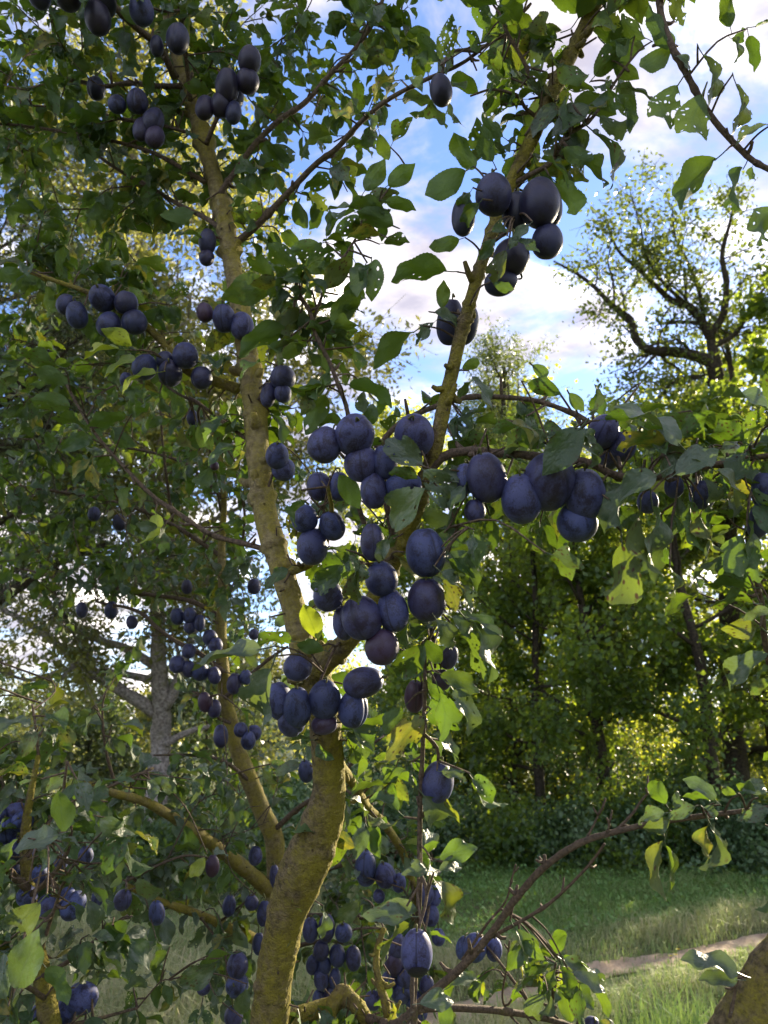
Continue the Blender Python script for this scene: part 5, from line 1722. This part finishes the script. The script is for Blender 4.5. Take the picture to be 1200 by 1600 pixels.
def build_leaves():
    S, keys = np.array(SK_P), SK_T
    per = {k: [] for k in TREES}
    for M, area, kind, var, key, px, py in LEAVES:
        if key is None:
            b = np.array(M.translation)
            key = keys[int(np.argmin(np.linalg.norm(S - b, axis=1)))]
            hero = True
            # a short leaf-stalk twig from the wood to picked-out leaves whose stalk would end in the air
            i = int(np.argmin(np.linalg.norm(S - b, axis=1)))
            q, b = Vector(SK_P[i]), Vector(M.translation)
            e = b - M.to_3x3() @ Vector((0, .17, -.02))
            if .006 < (q - e).length < .22:
                C_ = spline([q, (q + e) / 2 + Vector((0, 0, .1 * (q - e).length)), e], 5)
                TWK[key].add(C_, np.linspace(.0014, .0009, len(C_)), 5, 0, 0, cap=False)
        in_frame = -40 < px < 1240 and -40 < py < 1640
        per[key].append((area if in_frame else 0, M, kind, var))
    rg = np.random.default_rng(5)
    for key, L in per.items():
        L.sort(key=lambda l: -l[0])
        root = TREES[key]
        inv = Matrix.Translation(-root.location)
        for a, M, kind, var in L[:300]:
            if a <= 0:
                break
            o = bpy.data.objects.new('leaf', hi_mesh(var, kind))
            C.objects.link(o)
            o.parent = root
            o.matrix_parent_inverse = inv
            o.matrix_world = M
            o.matrix_basis = M
        rest = L[300:] + [l for l in L[:300] if l[0] <= 0]
        for kind in 'gsyb':
            sub = [l for l in rest if l[2] == kind]
            if not sub:
                continue
            Vs, Ts, Us, Tn, n = [], [], [], [], 0
            for a, M, _, var in sub:
                big = a > 330
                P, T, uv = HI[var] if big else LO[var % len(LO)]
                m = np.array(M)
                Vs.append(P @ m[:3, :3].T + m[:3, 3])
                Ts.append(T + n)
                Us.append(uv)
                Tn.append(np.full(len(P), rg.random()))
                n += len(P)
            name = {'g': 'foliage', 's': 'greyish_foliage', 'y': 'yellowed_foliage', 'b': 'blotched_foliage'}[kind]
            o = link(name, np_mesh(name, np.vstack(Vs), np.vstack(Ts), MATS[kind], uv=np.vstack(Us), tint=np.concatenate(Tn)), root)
            o['kind'] = 'stuff'
        if TWK[key].n:
            o = link('twigs', TWK[key].mesh('twigs', M_TWIG), root)
            o['kind'] = 'stuff'


build_leaves()


# ------------------------------------------------------------------ small things on the meadow
def small_things():
    rg = np.random.default_rng(9)
    my, mg = plain('yellow_petals', (.62, .48, .03), .6), plain('flower_stem', (.06, .10, .03), .7)
    for k, (px, py) in enumerate([(1057, 1502), (1050, 1512), (1062, 1508)]):
        b = ground_px(px, py + 18)
        h = .12 + .03 * k
        root = tag(empty('yellow_flower', b), ['small yellow wildflower between the wheel tracks, highest of the three', 'small yellow wildflower between the wheel tracks, lowest of the three',
                                               'small yellow wildflower between the wheel tracks, nearest the right trunk'][k], 'flower', 'yellow flowers between the wheel tracks')
        top = b + Vector((.01, 0, h))
        link('stem', Tubes().add([b - Vector((0, 0, .03)), b + Vector((.008, 0, h * .5)), top], [.0022, .002, .0018], 5).mesh('stem', mg), root)
        V, T = [], []
        for j in range(12):
            a = j / 12 * 6.2832
            u, v = Vector((math.cos(a), math.sin(a) * .6, .35)), Vector((-math.sin(a), math.cos(a), 0))
            i = len(V)
            V += [tuple(top), tuple(top + u * .011 + v * .004), tuple(top + u * .019), tuple(top + u * .011 - v * .004)]
            T += [(i, i + 1, i + 2, i + 3)]
        link('petals', np_mesh('petals', V, T, my), root)
    # the bright grass tuft near the right trunk
    c = ground_px(1075, 1640)
    n = 420
    xy = np.array([[c.x, c.y]]) + rg.normal(size=(n, 2)) * [.22, .16]
    tag(link('grass_tuft', blades(rg, xy, rg.uniform(.15, .42, n), rg.uniform(.004, .009, n), rg.uniform(.2, .9, n), rg.uniform(0, .35, n), 'grass_tuft', M_GRASS)),
        'fresh green grass tuft beside the lower right trunk', 'grass tuft')


small_things()
print('objects', len(bpy.data.objects), 'tris', sum(len(o.data.loop_triangles) if False else len(o.data.polygons) for o in bpy.data.objects if o.type == 'MESH'))
